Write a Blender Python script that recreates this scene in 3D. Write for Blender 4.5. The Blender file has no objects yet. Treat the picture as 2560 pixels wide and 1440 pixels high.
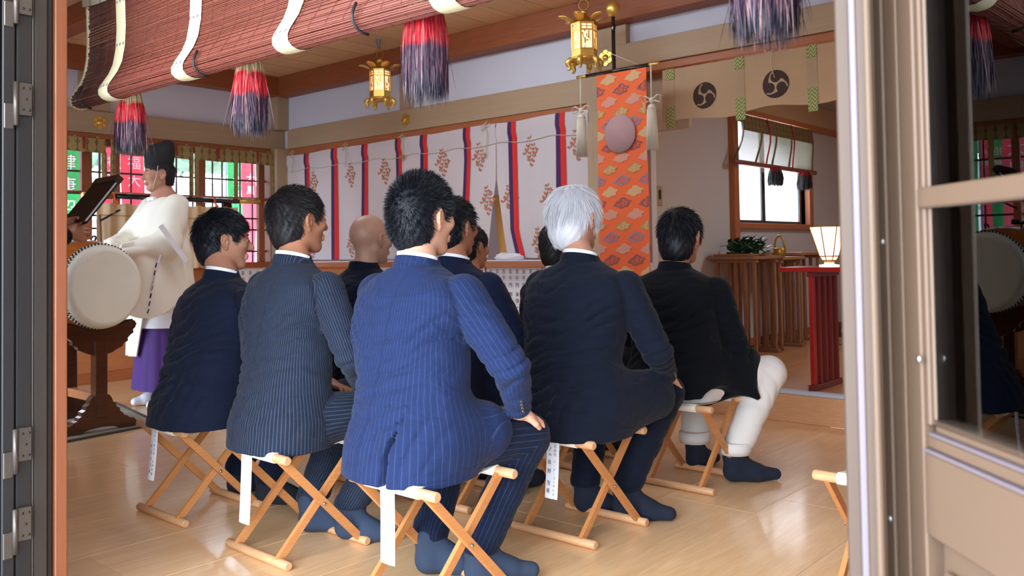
import bpy, bmesh, math, random
import numpy as np
from mathutils import Vector, Matrix
SC = bpy.context.scene
COL = SC.collection
# ------------------------------------------------------------------ camera
cd = bpy.data.cameras.new('camera'); cam = bpy.data.objects.new('camera', cd); COL.objects.link(cam)
YAW, PITCH, ROLL = 0.851844, 0.029571, -0.015052
_f = Vector((math.sin(YAW)*math.cos(PITCH), math.cos(YAW)*math.cos(PITCH), math.sin(PITCH)))
_r = Vector((math.cos(YAW), -math.sin(YAW), 0)); _u = _r.cross(_f)
_R = _r*math.cos(ROLL)+_u*math.sin(ROLL); _U = -_r*math.sin(ROLL)+_u*math.cos(ROLL)
cam.matrix_world = Matrix(((_R.x, _U.x, -_f.x, 0), (_R.y, _U.y, -_f.y, 0), (_R.z, _U.z, -_f.z, 1.05), (0, 0, 0, 1)))
cd.sensor_width = 36; cd.lens = 36*2183.92/2560; cd.shift_y = -(720-564.19)/2560
cd.clip_start = .05; cd.clip_end = 200
cd.dof.use_dof = True; cd.dof.focus_distance = 3.0; cd.dof.aperture_fstop = 7.0
SC.camera = cam
# ------------------------------------------------------------------ light
W = bpy.data.worlds.new('world'); SC.world = W; W.use_nodes = True
nt = W.node_tree; bg = nt.nodes['Background']
geo = nt.nodes.new('ShaderNodeTexCoord'); sep = nt.nodes.new('ShaderNodeSeparateXYZ')
ramp = nt.nodes.new('ShaderNodeValToRGB')
nt.links.new(geo.outputs['Generated'], sep.inputs[0]); nt.links.new(sep.outputs['Z'], ramp.inputs[0])
ramp.color_ramp.elements[0].position = 0.0; ramp.color_ramp.elements[0].color = (.82, .91, 1.0, 1)
ramp.color_ramp.elements[1].position = 0.9; ramp.color_ramp.elements[1].color = (.58, .76, 1.0, 1)
nt.links.new(ramp.outputs[0], bg.inputs[0]); bg.inputs[1].default_value = 12
def portal(name, loc, rot, sx, sy):
    l = bpy.data.lights.new(name, 'AREA'); l.shape = 'RECTANGLE'; l.size = sx; l.size_y = sy
    l.cycles.is_portal = True
    o = bpy.data.objects.new(name, l); COL.objects.link(o); o.location = loc; o.rotation_euler = rot
P2 = math.pi/2
portal('portal_entrance', (1.0, 1.47, 1.0), (0, -P2, 0), 2.1, 2.3)
portal('portal_side', (.90, 6.45, 1.0), (0, -P2, 0), 2.1, 1.5)
portal('portal_window', (3.9, 7.62, 1.5), (-P2, 0, 0), 2.4, 1.2)
portal('portal_alcove', (7.7, 3.62, 1.8), (-P2, 0, 0), 1.5, .95)
# unseen fill lights added to brighten the hall, its curtain wall and the alcove
def area(name, loc, rot, sx, sy, power, col):
    l = bpy.data.lights.new(name, 'AREA'); l.shape = 'RECTANGLE'; l.size = sx; l.size_y = sy
    l.energy = power; l.color = col
    o = bpy.data.objects.new(name, l); COL.objects.link(o); o.location = loc; o.rotation_euler = rot
area('fill_light_near', (2.6, 1.2, 2.74), (0, 0, 0), .3, 1.3, 20, (.82, .92, 1))
area('fill_light_far', (3.7, 3.7, 2.74), (0, -.80, 0), .25, 2.0, 15, (.80, .90, 1))
area('fill_light_mid', (3.0, 4.6, 2.76), (0, 0, 0), .3, 1.3, 14, (.82, .90, 1))
area('alcove_fill', (7.2, 1.4, 2.5), (0, 0, 0), .3, 1.2, 24, (.84, .92, 1))  # added fill with no fixture, lifts the grey alcove wall
SC.view_settings.view_transform = 'Standard'; SC.view_settings.look = 'None'
SC.view_settings.gamma = 1; SC.view_settings.use_curve_mapping = False
SC.view_settings.exposure = 0.33
SC.cycles.use_denoising = True
SC.cycles.max_bounces = 10; SC.cycles.diffuse_bounces = 6; SC.cycles.transparent_max_bounces = 12
SC.cycles.caustics_reflective = False; SC.cycles.caustics_refractive = False
SC.cycles.sample_clamp_indirect = 4
# ------------------------------------------------------------------ materials
def lin(c): return tuple(((v/255)/12.92 if v/255 <= .04045 else ((v/255+.055)/1.055)**2.4) for v in c)
MATS = {}
def new_mat(name):
    m = bpy.data.materials.new(name); m.use_nodes = True; MATS[name] = m
    return m, m.node_tree, m.node_tree.nodes['Principled BSDF']
def coords(t, stretch=(1, 1, 1), kind='Object'):
    tc = t.nodes.new('ShaderNodeTexCoord'); mp = t.nodes.new('ShaderNodeMapping')
    mp.inputs['Scale'].default_value = stretch
    t.links.new(tc.outputs[kind], mp.inputs[0]); return mp.outputs[0]
def noise(t, vec, scale, detail=4, rough=.55, dist=0):
    n = t.nodes.new('ShaderNodeTexNoise'); n.inputs['Scale'].default_value = scale
    n.inputs['Detail'].default_value = detail; n.inputs['Roughness'].default_value = rough
    n.inputs['Distortion'].default_value = dist
    t.links.new(vec, n.inputs['Vector']); return n.outputs['Fac']
def mixc(t, fac, a, b):
    n = t.nodes.new('ShaderNodeMix'); n.data_type = 'RGBA'
    for s, v in ((0, fac), (6, a), (7, b)):
        if hasattr(v, 'links') or isinstance(v, bpy.types.NodeSocket): t.links.new(v, n.inputs[s])
        else: n.inputs[s].default_value = v if s == 0 else (*v[:3], 1)
    return n.outputs[2]
def mathn(t, op, a, b=None, c=None):
    n = t.nodes.new('ShaderNodeMath'); n.operation = op
    for s, v in ((0, a), (1, b), (2, c)):
        if v is None: continue
        if isinstance(v, bpy.types.NodeSocket): t.links.new(v, n.inputs[s])
        else: n.inputs[s].default_value = v
    return n.outputs[0]
def rampn(t, fac, stops):
    n = t.nodes.new('ShaderNodeValToRGB'); t.links.new(fac, n.inputs[0]); e = n.color_ramp.elements
    e[0].position, e[0].color = stops[0][0], (*stops[0][1], 1); e[1].position, e[1].color = stops[-1][0], (*stops[-1][1], 1)
    for p, c in stops[1:-1]:
        x = e.new(p); x.color = (*c, 1)
    return n.outputs[0]
def bump(t, b, h, strength, dist=.01):
    n = t.nodes.new('ShaderNodeBump'); n.inputs['Strength'].default_value = strength; n.inputs['Distance'].default_value = dist
    t.links.new(h, n.inputs['Height']); t.links.new(n.outputs[0], b.inputs['Normal'])
def pmat(name, rgb, rough=.5, metal=0, var=.12, scale=12, bmp=0, bscale=60, stretch=(1, 1, 1), spec=.5, emit=0, sheen=0, sss=0, coat=0):
    m, t, b = new_mat(name); c = lin(rgb); v = coords(t, stretch)
    n = noise(t, v, scale)
    t.links.new(mixc(t, n, tuple(x*(1-var) for x in c), tuple(min(1, x*(1+var)) for x in c)), b.inputs['Base Color'])
    b.inputs['Roughness'].default_value = rough; b.inputs['Metallic'].default_value = metal
    b.inputs['Specular IOR Level'].default_value = spec
    if coat: b.inputs['Coat Weight'].default_value = coat; b.inputs['Coat Roughness'].default_value = .12
    if sheen: b.inputs['Sheen Weight'].default_value = sheen; b.inputs['Sheen Roughness'].default_value = .5
    if sss: b.inputs['Subsurface Weight'].default_value = sss; b.inputs['Subsurface Radius'].default_value = (.01, .004, .002)
    if emit:
        b.inputs['Emission Color'].default_value = (*c, 1); b.inputs['Emission Strength'].default_value = emit
    if bmp: bump(t, b, noise(t, v, bscale, 3), bmp, .004)
    return m
def wood(name, a, b_, grain=(1, 14, 14), scale=3, rough=.5, rnd=.1, bmp=.08, coat=0, dist=1.2):
    m, t, b = new_mat(name); v = coords(t, grain)
    oi = t.nodes.new('ShaderNodeObjectInfo')
    add = t.nodes.new('ShaderNodeVectorMath'); add.operation = 'ADD'; t.links.new(v, add.inputs[0])
    sc = t.nodes.new('ShaderNodeVectorMath'); sc.operation = 'SCALE'; sc.inputs[0].default_value = (7, 13, 5); t.links.new(oi.outputs['Random'], sc.inputs['Scale'])
    t.links.new(sc.outputs[0], add.inputs[1]); v = add.outputs[0]
    n = noise(t, v, scale, 5, .6, dist); n2 = noise(t, v, scale*5, 3, .6)
    f = mathn(t, 'MULTIPLY_ADD', n2, .35, mathn(t, 'MULTIPLY', n, .7))
    c = rampn(t, f, ((.3, lin(a)), (.72, lin(b_))))
    br = mathn(t, 'MULTIPLY_ADD', oi.outputs['Random'], rnd, 1-rnd/2)
    mu = t.nodes.new('ShaderNodeVectorMath'); mu.operation = 'SCALE'; t.links.new(c, mu.inputs[0]); t.links.new(br, mu.inputs['Scale'])
    t.links.new(mu.outputs[0], b.inputs['Base Color']); b.inputs['Roughness'].default_value = rough
    if coat: b.inputs['Coat Weight'].default_value = coat; b.inputs['Coat Roughness'].default_value = .1
    bump(t, b, f, bmp, .003)
    return m
wood('floor_wood', (212, 164, 114), (238, 198, 150), (1, 9, 9), 2.2, .33, .09, .03, .35)
wood('platform_wood', (178, 122, 78), (204, 150, 104), (1, 9, 9), 2.2, .3, .08, .03, .4)
wood('ceiling_wood', (206, 158, 112), (226, 184, 138), (1, 16, 16), 2, .6, .12)
wood('beam_brown', (128, 66, 34), (156, 86, 46), (1, 12, 12), 3, .55, .08)
wood('beam_brown_y', (128, 66, 34), (156, 86, 46), (12, 1, 12), 3, .55, .08)
wood('tan_x', (166, 140, 110), (178, 152, 122), (1, 30, 30), 2, .6, .04, .03)
wood('tan_y', (166, 140, 110), (178, 152, 122), (30, 1, 30), 2, .6, .04, .03)
wood('tan_z', (166, 140, 110), (178, 152, 122), (30, 30, 1), 2, .6, .04, .03)
wood('trim_x', (150, 82, 44), (176, 104, 60), (1, 20, 20), 3, .5, .06)
wood('trim_y', (150, 82, 44), (176, 104, 60), (20, 1, 20), 3, .5, .06)
wood('trim_z', (150, 82, 44), (176, 104, 60), (20, 20, 1), 3, .5, .06)
wood('jamb_orange', (112, 60, 34), (128, 72, 42), (30, 30, 1), 3, .5, .04)
wood('panel_wood', (168, 104, 60), (190, 124, 76), (2, 2, 12), 2, .45, .05)
wood('stool_x', (176, 112, 62), (202, 138, 84), (3, 40, 40), 3, .45, .12)
wood('stool_y', (190, 140, 96), (214, 166, 122), (40, 3, 40), 3, .45, .14)
wood('drum_body', (150, 78, 26), (196, 112, 40), (10, 1, 10), 2, .25, .05, .02, .6)
wood('dark_wood', (58, 30, 18), (92, 50, 30), (2, 2, 16), 3, .28, .08, .03, .4)
wood('stand_wood', (126, 84, 56), (156, 108, 74), (18, 18, 2), 3, .45, .12)
wood('bamboo', (92, 44, 36), (126, 68, 54), (40, 1.5, 40), 5, .38, .3, .1)
wood('bamboo_dark', (104, 56, 40), (140, 78, 54), (1.5, 40, 40), 5, .5, .3, .1)
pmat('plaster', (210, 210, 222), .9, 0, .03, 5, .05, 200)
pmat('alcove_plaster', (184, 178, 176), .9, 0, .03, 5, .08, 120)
pmat('bronze_jamb', (76, 58, 45), .5, .08, .05, 4, .02, 80, spec=.4)
pmat('bronze_frame', (100, 78, 61), .5, .08, .05, 4, .02, 80, spec=.4)
pmat('bronze_dark', (30, 27, 27), .45, .2, .1, 4)
pmat('bronze_mid', (50, 43, 38), .45, .2, .1, 4)
pmat('hinge_steel', (92, 84, 78), .35, .7, .1, 30)
pmat('screw', (190, 186, 180), .3, .9, .05)
pmat('alu_strip', (110, 98, 104), .45, .1, .03)
pmat('band_light', (190, 200, 214), .5, .1, .05)
pmat('black_rubber', (24, 22, 22), .6)
pmat('gold', (228, 186, 96), .36, .8, .12, 30, .1, 60)
pmat('gold_dark', (176, 134, 60), .4, .8, .2, 40, .15, 60)
pmat('white_cloth', (214, 208, 208), .85, 0, .03, 8, .1, 500)
pmat('canvas', (236, 230, 216), .85, 0, .03, 10, .2, 700)
pmat('cord', (196, 182, 156), .8, 0, .1, 80, .3, 300)
pmat('white_cord', (214, 204, 186), .8, 0, .1, 80, .3, 300)
pmat('orange_cord', (214, 84, 30), .8, 0, .1, 80)
pmat('red_cord', (150, 30, 30), .8, 0, .15, 80)
pmat('black_lacquer', (16, 15, 18), .2, 0, .1, 10, coat=.6)
pmat('red_lacquer', (158, 26, 20), .3, 0, .1, 6, coat=.4)
pmat('red_lacquer_dark', (110, 24, 20), .35, 0, .1, 6, coat=.3)
pmat('paper', (236, 238, 246), .8, 0, .015, 6, .03, 50)
pmat('ink', (34, 32, 40), .8)
pmat('crest_brown', (62, 42, 36), .85, 0, .1, 40)
pmat('motif_rust', (176, 108, 76), .85, 0, .12, 40)
pmat('motif_brown', (120, 90, 62), .85, 0, .12, 30)
pmat('stripe_red', (214, 40, 34), .8, 0, .06, 30)
pmat('stripe_purple', (66, 30, 84), .8, 0, .06, 30)
pmat('purple_cloth', (72, 34, 112), .75, 0, .1, 8, .1, 300)
pmat('robe_cream', (242, 236, 220), .8, 0, .03, 8, .1, 400)
pmat('robe_white', (238, 238, 244), .85, 0, .02, 8, .1, 400)
pmat('hat_black', (18, 18, 20), .75, 0, .3, 60, .6, 140)
pmat('skin', (190, 136, 110), .5, 0, .08, 30, .08, 300, sss=.12)
pmat('skin_tan', (176, 118, 90), .5, 0, .08, 30, .08, 300, sss=.1)
pmat('skin_bald', (196, 152, 130), .42, 0, .1, 30, .05, 300, sss=.1)
pmat('skin_pale', (214, 160, 132), .5, 0, .06, 30, .08, 300, sss=.12)
pmat('lip', (168, 98, 86), .5)
pmat('eye_white', (220, 214, 208), .3)
pmat('hair_black', (17, 19, 27), .5, 0, .3, 80, spec=.35)
pmat('hair_dark', (28, 24, 25), .52, 0, .3, 80, spec=.35)
pmat('hair_white', (216, 216, 222), .5, 0, .12, 60, spec=.5)
pmat('stubble', (150, 118, 104), .7, 0, .12, 60)
pmat('sock_navy', (17, 25, 42), .95, 0, .12, 200, .3, 900)
pmat('sock_grey', (42, 54, 74), .95, 0, .12, 200, .3, 900)
pmat('sock_black', (24, 28, 38), .95, 0, .12, 200, .3, 900)
pmat('tabi', (232, 232, 240), .85)
pmat('shirt', (240, 240, 246), .8, 0, .02)
pmat('trouser_cream', (214, 208, 202), .85, 0, .03, 6, .15, 300)
pmat('leaf', (30, 66, 38), .4, 0, .3, 30)
pmat('stem', (70, 58, 36), .7)
pmat('black_plastic', (22, 24, 28), .35, 0, .1, 20)
pmat('tag_shadow', (226, 222, 232), .8)
pmat('glasses_metal', (180, 176, 170), .25, .9)
pmat('handle_plate', (176, 160, 120), .4, .5)
pmat('hide', (104, 92, 74), .6, 0, .12, 9, .06, 60)
pmat('hide_edge', (234, 230, 214), .6, 0, .05, 12)
pmat('stud', (34, 30, 40), .4, .3)
pmat('rug', (150, 140, 124), .95, 0, .2, 60, .3, 400)
pmat('rug_edge', (66, 62, 56), .95, 0, .5, 160)
pmat('bag_plastic', (226, 222, 228), .3, 0, .03)
pmat('bag_green', (110, 180, 160), .3)
pmat('stone', (160, 160, 158), .9, 0, .12, 8, .2, 60)
pmat('ground_pale', (186, 182, 176), .95, 0, .12, 3)
pmat('hedge', (120, 144, 116), .8, 0, .5, 6)
pmat('far_wall', (216, 212, 214), .9, 0, .05, 2)
pmat('far_frame', (120, 124, 130), .7)
pmat('plank_yellow', (190, 140, 72), .6, 0, .1, 20)
pmat('wire', (36, 34, 34), .6)
pmat('reed_grey', (104, 98, 78), .6, 0, .2, 40)
pmat('thread', (104, 40, 32), .8)
pmat('mauve_disc', (172, 134, 134), .7, 0, .14, 9, .1, 60)
# fabric with patterns ------------------------------------------------
def flag_mat(name, rgb):
    m, t, b = new_mat(name); c = lin(rgb)
    b.inputs['Base Color'].default_value = (*c, 1); b.inputs['Roughness'].default_value = .8
    tr = t.nodes.new('ShaderNodeBsdfTranslucent'); n = noise(t, coords(t), 6)
    t.links.new(mixc(t, n, tuple(x*.9 for x in c), tuple(min(1, x*1.1) for x in c)), tr.inputs[0])
    mx = t.nodes.new('ShaderNodeMixShader'); mx.inputs[0].default_value = .45
    t.links.new(b.outputs[0], mx.inputs[1]); t.links.new(tr.outputs[0], mx.inputs[2])
    t.links.new(mx.outputs[0], t.nodes['Material Output'].inputs[0])
    return m
flag_mat('flag_green', (70, 186, 120)); flag_mat('flag_red', (236, 110, 130)); flag_mat('flag_white', (240, 240, 240))
flag_mat('noren_cream', (226, 204, 168)); flag_mat('valance_cream', (214, 188, 152)); flag_mat('curtain_white', (236, 230, 232))
flag_mat('net_white', (236, 232, 222))
def brocade(name, base, dark, light, sx, sz, axis='X', rows=False):
    m, t, b = new_mat(name); v = coords(t)
    s = t.nodes.new('ShaderNodeSeparateXYZ'); t.links.new(v, s.inputs[0])
    u = s.outputs[axis]; w = s.outputs['Z']
    a = mathn(t, 'ABSOLUTE', mathn(t, 'SUBTRACT', mathn(t, 'FRACT', mathn(t, 'MULTIPLY', u, sx)), .5))
    c = mathn(t, 'ABSOLUTE', mathn(t, 'SUBTRACT', mathn(t, 'FRACT', mathn(t, 'MULTIPLY', w, sz)), .5))
    d = mathn(t, 'ADD', a, mathn(t, 'MULTIPLY', c, .8))
    ring = mathn(t, 'LESS_THAN', mathn(t, 'ABSOLUTE', mathn(t, 'SUBTRACT', d, .2)), .05)
    line = mathn(t, 'LESS_THAN', a, .045)
    if rows: ring = line = mathn(t, 'LESS_THAN', mathn(t, 'ADD', a, mathn(t, 'MULTIPLY', c, 6.4)), .3)
    n = noise(t, v, 60, 2)
    col = mixc(t, n, lin(base), lin(light))
    col = mixc(t, mathn(t, 'MULTIPLY', mathn(t, 'MAXIMUM', ring, line), .8), col, lin(dark))
    t.links.new(col, b.inputs['Base Color']); b.inputs['Roughness'].default_value = .8
    return m
brocade('brocade_olive', (134, 116, 70), (52, 52, 40), (172, 144, 88), 13, 13)
brocade('brocade_alcove', (92, 78, 44), (38, 36, 26), (124, 100, 56), 14, 20)
brocade('brocade_strap', (186, 174, 138), (70, 56, 84), (200, 188, 154), 48, 7.5, 'Y', True)
brocade('brocade_top', (156, 146, 122), (84, 72, 70), (184, 174, 150), 14, 14, 'Y')
def zigzag(name):
    m, t, b = new_mat(name); v = coords(t)
    s = t.nodes.new('ShaderNodeSeparateXYZ'); t.links.new(v, s.inputs[0])
    a = mathn(t, 'ABSOLUTE', mathn(t, 'SUBTRACT', mathn(t, 'FRACT', mathn(t, 'MULTIPLY', s.outputs['Y'], 28)), .5))
    z = mathn(t, 'FRACT', mathn(t, 'ADD', mathn(t, 'MULTIPLY', s.outputs['Z'], 42), mathn(t, 'MULTIPLY', a, 2.2)))
    t.links.new(mixc(t, mathn(t, 'LESS_THAN', z, .34), lin((120, 126, 62)), lin((190, 190, 134))), b.inputs['Base Color'])
    b.inputs['Roughness'].default_value = .8
zigzag('strap_green')
def suit(name, base, stripe=None, pitch=.012, width=.12, rough=.85, wrinkle=.5, amt=.5):
    m, t, b = new_mat(name); c = lin(base)
    v = coords(t); n = noise(t, v, 30, 4)
    col = mixc(t, n, tuple(x*.86 for x in c), tuple(x*1.14 for x in c))
    if stripe:
        at = t.nodes.new('ShaderNodeAttribute'); at.attribute_name = 'u'
        f = mathn(t, 'FRACT', mathn(t, 'MULTIPLY', at.outputs['Fac'], 1/pitch))
        s = mathn(t, 'LESS_THAN', f, width)
        col = mixc(t, mathn(t, 'MULTIPLY', s, amt), col, lin(stripe))
    at2 = t.nodes.new('ShaderNodeAttribute'); at2.attribute_name = 'u'
    seam_shade = mathn(t, 'LESS_THAN', mathn(t, 'ABSOLUTE', at2.outputs['Fac']), .0014)  # groove shade of the centre back seam, painted as a dark line
    col = mixc(t, mathn(t, 'MULTIPLY', seam_shade, .55), col, (.002, .002, .004))
    at3 = t.nodes.new('ShaderNodeAttribute'); at3.attribute_name = 'seam_shade'
    col = mixc(t, mathn(t, 'MULTIPLY', at3.outputs['Fac'], .6), col, (.002, .002, .004))  # crease shade around the armhole seam painted dark
    t.links.new(col, b.inputs['Base Color']); b.inputs['Roughness'].default_value = rough; b.inputs['Sheen Weight'].default_value = .05
    b.inputs['Specular IOR Level'].default_value = .12
    v2 = coords(t, (5, 5, 13)); bump(t, b, noise(t, v2, 1.3, 3, .5, 1.2), wrinkle, .03)
    return m
suit('suit_blue', (28, 40, 74), (84, 96, 132), .016, .11, amt=.22)
suit('suit_blue_dark', (18, 25, 44), (70, 84, 124), .016, .12, amt=.28)
suit('suit_stripe', (30, 36, 50), (82, 92, 114), .0095, .22, amt=.42)
suit('suit_navy', (20, 27, 46)); suit('suit_night', (17, 22, 36)); suit('suit_black', (14, 15, 19)); suit('jacket_black', (10, 13, 20), wrinkle=.3)
suit('suit_m5', (20, 28, 54))
def tassel_mat(name, stops, axis='Z', hl=.36):
    m, t, b = new_mat(name); v = coords(t)
    s = t.nodes.new('ShaderNodeSeparateXYZ'); t.links.new(v, s.inputs[0])
    z = mathn(t, 'ADD', s.outputs[axis], mathn(t, 'MULTIPLY', mathn(t, 'SUBTRACT', noise(t, v, 40, 2), .5), .03))
    c = rampn(t, mathn(t, 'ADD', mathn(t, 'MULTIPLY', z, 4), 1), stops)
    v2 = coords(t, (300, 300, 4)); n = noise(t, v2, 1, 2)
    at = t.nodes.new('ShaderNodeAttribute'); at.attribute_name = 'rnd'; r_ = at.outputs['Fac']
    light = mathn(t, 'MULTIPLY', mathn(t, 'GREATER_THAN', r_, .80), hl*.9)
    c2 = mixc(t, mathn(t, 'MULTIPLY', mathn(t, 'LESS_THAN', r_, .45), hl), c, (.004, .003, .008))
    t.links.new(mixc(t, light, c2, lin((206, 156, 150))), b.inputs['Base Color'])
    b.inputs['Roughness'].default_value = .5; b.inputs['Specular IOR Level'].default_value = .35
    return m
CR, RD, PU, BL = lin((200, 178, 130)), lin((180, 14, 26)), lin((58, 28, 52)), lin((20, 22, 40))
tassel_mat('tassel_fibre', ((.0, BL), (.26, BL), (.40, PU), (.56, PU), (.62, RD), (.80, RD), (.86, CR), (1, CR)))
tassel_mat('tassel_small', ((.0, lin((18, 16, 20))), (.80, lin((20, 16, 22))), (.86, lin((120, 14, 30))), (1, lin((120, 14, 30)))), hl=.0)
def glass(name, tint=(.97, .98, 1), ior=1.5):
    m, t, b = new_mat(name)
    tp = t.nodes.new('ShaderNodeBsdfTransparent'); tp.inputs[0].default_value = (*tint, 1)
    gl = t.nodes.new('ShaderNodeBsdfGlossy'); gl.inputs['Roughness'].default_value = .0
    fr = t.nodes.new('ShaderNodeFresnel'); fr.inputs[0].default_value = ior
    mx = t.nodes.new('ShaderNodeMixShader'); t.links.new(fr.outputs[0], mx.inputs[0])
    t.links.new(tp.outputs[0], mx.inputs[1]); t.links.new(gl.outputs[0], mx.inputs[2])
    t.links.new(mx.outputs[0], t.nodes['Material Output'].inputs[0])
    return m
glass('glass'); glass('glass_door', (.85, .88, .92), 2.0)
def frosted(name, col=(.9, .95, 1)):
    m, t, b = new_mat(name)
    tr = t.nodes.new('ShaderNodeBsdfTranslucent'); tr.inputs[0].default_value = (*col, 1)
    tp = t.nodes.new('ShaderNodeBsdfTransparent'); n = noise(t, coords(t), 120, 2)
    mx = t.nodes.new('ShaderNodeMixShader'); t.links.new(mathn(t, 'MULTIPLY', n, .35), mx.inputs[0])
    t.links.new(tr.outputs[0], mx.inputs[1]); t.links.new(tp.outputs[0], mx.inputs[2])
    t.links.new(mx.outputs[0], t.nodes['Material Output'].inputs[0])
frosted('frosted_pane')
def emit(name, col, s):
    m, t, b = new_mat(name); b.inputs['Base Color'].default_value = (*col, 1)
    b.inputs['Emission Color'].default_value = (*col, 1); b.inputs['Emission Strength'].default_value = s
    n = noise(t, coords(t), 12); t.links.new(mixc(t, n, col, tuple(x*.8 for x in col)), b.inputs['Base Color'])
emit('lantern_paper', (1, .62, .36), 1.15); emit('lamp_panel', (1, .84, .62), 1.1)
def cloud_mat():
    m, t, b = new_mat('banner_orange'); n = noise(t, coords(t), 200, 2)
    t.links.new(mixc(t, n, lin((226, 92, 42)), lin((240, 108, 54))), b.inputs['Base Color']); b.inputs['Roughness'].default_value = .75
cloud_mat()
pmat('cloud_pink', (206, 142, 122), .75, 0, .05, 60); pmat('cloud_cream', (206, 162, 116), .75, 0, .05, 60)
pmat('cloud_gold', (184, 132, 72), .75, 0, .08, 60); pmat('cloud_blue', (136, 126, 150), .75, 0, .08, 60); pmat('cloud_mauve', (132, 84, 94), .75, 0, .08, 60)
# ------------------------------------------------------------------ mesh helpers
def tagit(o, label=None, cat=None, group=None, kind=None):
    if label: o['label'] = label
    if cat: o['category'] = cat
    if group: o['group'] = group
    if kind: o['kind'] = kind
    return o
def empty(name, loc, label, cat, group=None, rz=0):
    o = bpy.data.objects.new(name, None); COL.objects.link(o); o.location = loc; o.rotation_euler = (0, 0, rz)
    o.empty_display_size = .1
    return tagit(o, label, cat, group)
def link(name, me, mat, parent=None, loc=(0, 0, 0)):
    if mat:
        me.materials.clear()
        for x in (mat if isinstance(mat, (list, tuple)) else [mat]): me.materials.append(MATS[x])
    o = bpy.data.objects.new(name, me); COL.objects.link(o); o.location = loc
    if parent: o.parent = parent
    return o
class MB:
    """collects simple shapes into one mesh; coordinates are relative to origin o"""
    def __init__(s, o=(0, 0, 0)): s.v = []; s.f = []; s.mi = []; s.sm = []; s.o = Vector(o); s.m = 0; s.smooth = False
    def add(s, vs, fs):
        n = len(s.v); s.v += [tuple(Vector(p)-s.o) for p in vs]; s.f += [tuple(i+n for i in f) for f in fs]
        s.mi += [s.m]*len(fs); s.sm += [s.smooth]*len(fs); return s
    def box(s, x0, x1, y0, y1, z0, z1):
        s.add([(x, y, z) for x in (x0, x1) for y in (y0, y1) for z in (z0, z1)],
              [(0, 1, 3, 2), (4, 6, 7, 5), (0, 4, 5, 1), (2, 3, 7, 6), (0, 2, 6, 4), (1, 5, 7, 3)]); return s
    def bbox(s, x0, x1, y0, y1, z0, z1, b=.003):
        """box with small chamfers"""
        bm = bmesh.new(); bmesh.ops.create_cube(bm, size=1)
        for v in bm.verts: v.co = Vector(((x0+x1)/2+v.co.x*(x1-x0), (y0+y1)/2+v.co.y*(y1-y0), (z0+z1)/2+v.co.z*(z1-z0)))
        b = min(b, abs(x1-x0)*.4, abs(y1-y0)*.4, abs(z1-z0)*.4)
        bmesh.ops.bevel(bm, geom=bm.edges[:], offset=b, segments=1, affect='EDGES'); bm.verts.index_update()
        s.add([tuple(v.co) for v in bm.verts], [tuple(v.index for v in f.verts) for f in bm.faces]); bm.free(); return s
    def beam(s, a, b, w, h, up=(0, 0, 1)):
        a, b = Vector(a), Vector(b); d = (b-a).normalized(); sd = d.cross(Vector(up)).normalized(); u = sd.cross(d)
        vs = [p+sd*i*w/2+u*j*h/2 for p in (a, b) for i, j in ((-1, -1), (1, -1), (1, 1), (-1, 1))]
        s.add(vs, [(0, 1, 2, 3)[::-1], (4, 5, 6, 7), (0, 4, 5, 1)[::-1], (1, 5, 6, 2)[::-1], (2, 6, 7, 3)[::-1], (3, 7, 4, 0)[::-1]]); return s
    def tube(s, pts, r, n=8, cap=True):
        pts = [Vector(p) for p in pts]; rs = r if isinstance(r, (list, tuple)) else [r]*len(pts)
        d0 = (pts[1]-pts[0]).normalized(); ref = Vector((0, 0, 1)) if abs(d0.z) < .9 else Vector((1, 0, 0))
        vs = []; 
        for i, p in enumerate(pts):
            d = (pts[min(i+1, len(pts)-1)]-pts[max(i-1, 0)]).normalized()
            a = d.cross(ref).normalized(); b = d.cross(a).normalized(); ref = a.cross(d) if abs(a.cross(d).dot(ref)) > .1 else ref
            for k in range(n):
                t = 2*math.pi*k/n; vs.append(p+(a*math.cos(t)+b*math.sin(t))*rs[i])
        fs = [(i*n+k, i*n+(k+1) % n, (i+1)*n+(k+1) % n, (i+1)*n+k) for i in range(len(pts)-1) for k in range(n)]
        if cap: fs += [tuple(range(n))[::-1], tuple((len(pts)-1)*n+k for k in range(n))]
        q = s.smooth; s.smooth = True; s.add(vs, fs); s.smooth = q
        if cap: s.sm[-1] = s.sm[-2] = False
        return s
    def lathe(s, prof, c=(0, 0, 0), n=16, axis='z', sx=1, sy=1, closed=False):
        vs = []
        for r, h in prof:
            for k in range(n):
                t = 2*math.pi*k/n; x, y = r*math.cos(t)*sx, r*math.sin(t)*sy
                p = (x, y, h) if axis == 'z' else ((x, h, y) if axis == 'y' else (h, x, y))
                vs.append((p[0]+c[0], p[1]+c[1], p[2]+c[2]))
        m = len(prof)
        fs = [(i*n+k, i*n+(k+1) % n, (i+1)*n+(k+1) % n, (i+1)*n+k) for i in range(m-1) for k in range(n)]
        q = s.smooth; s.smooth = True; s.add(vs, fs); s.smooth = q
        s.add([vs[k] for k in range(n)], [tuple(range(n))[::-1]]); s.add([vs[(m-1)*n+k] for k in range(n)], [tuple(range(n))]); return s
    def grid(s, fn, nu, nv):
        vs = [fn(i/nu, j/nv) for j in range(nv+1) for i in range(nu+1)]
        q = s.smooth; s.smooth = True
        s.add(vs, [(j*(nu+1)+i, j*(nu+1)+i+1, (j+1)*(nu+1)+i+1, (j+1)*(nu+1)+i) for j in range(nv) for i in range(nu)]); s.smooth = q; return s
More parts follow.
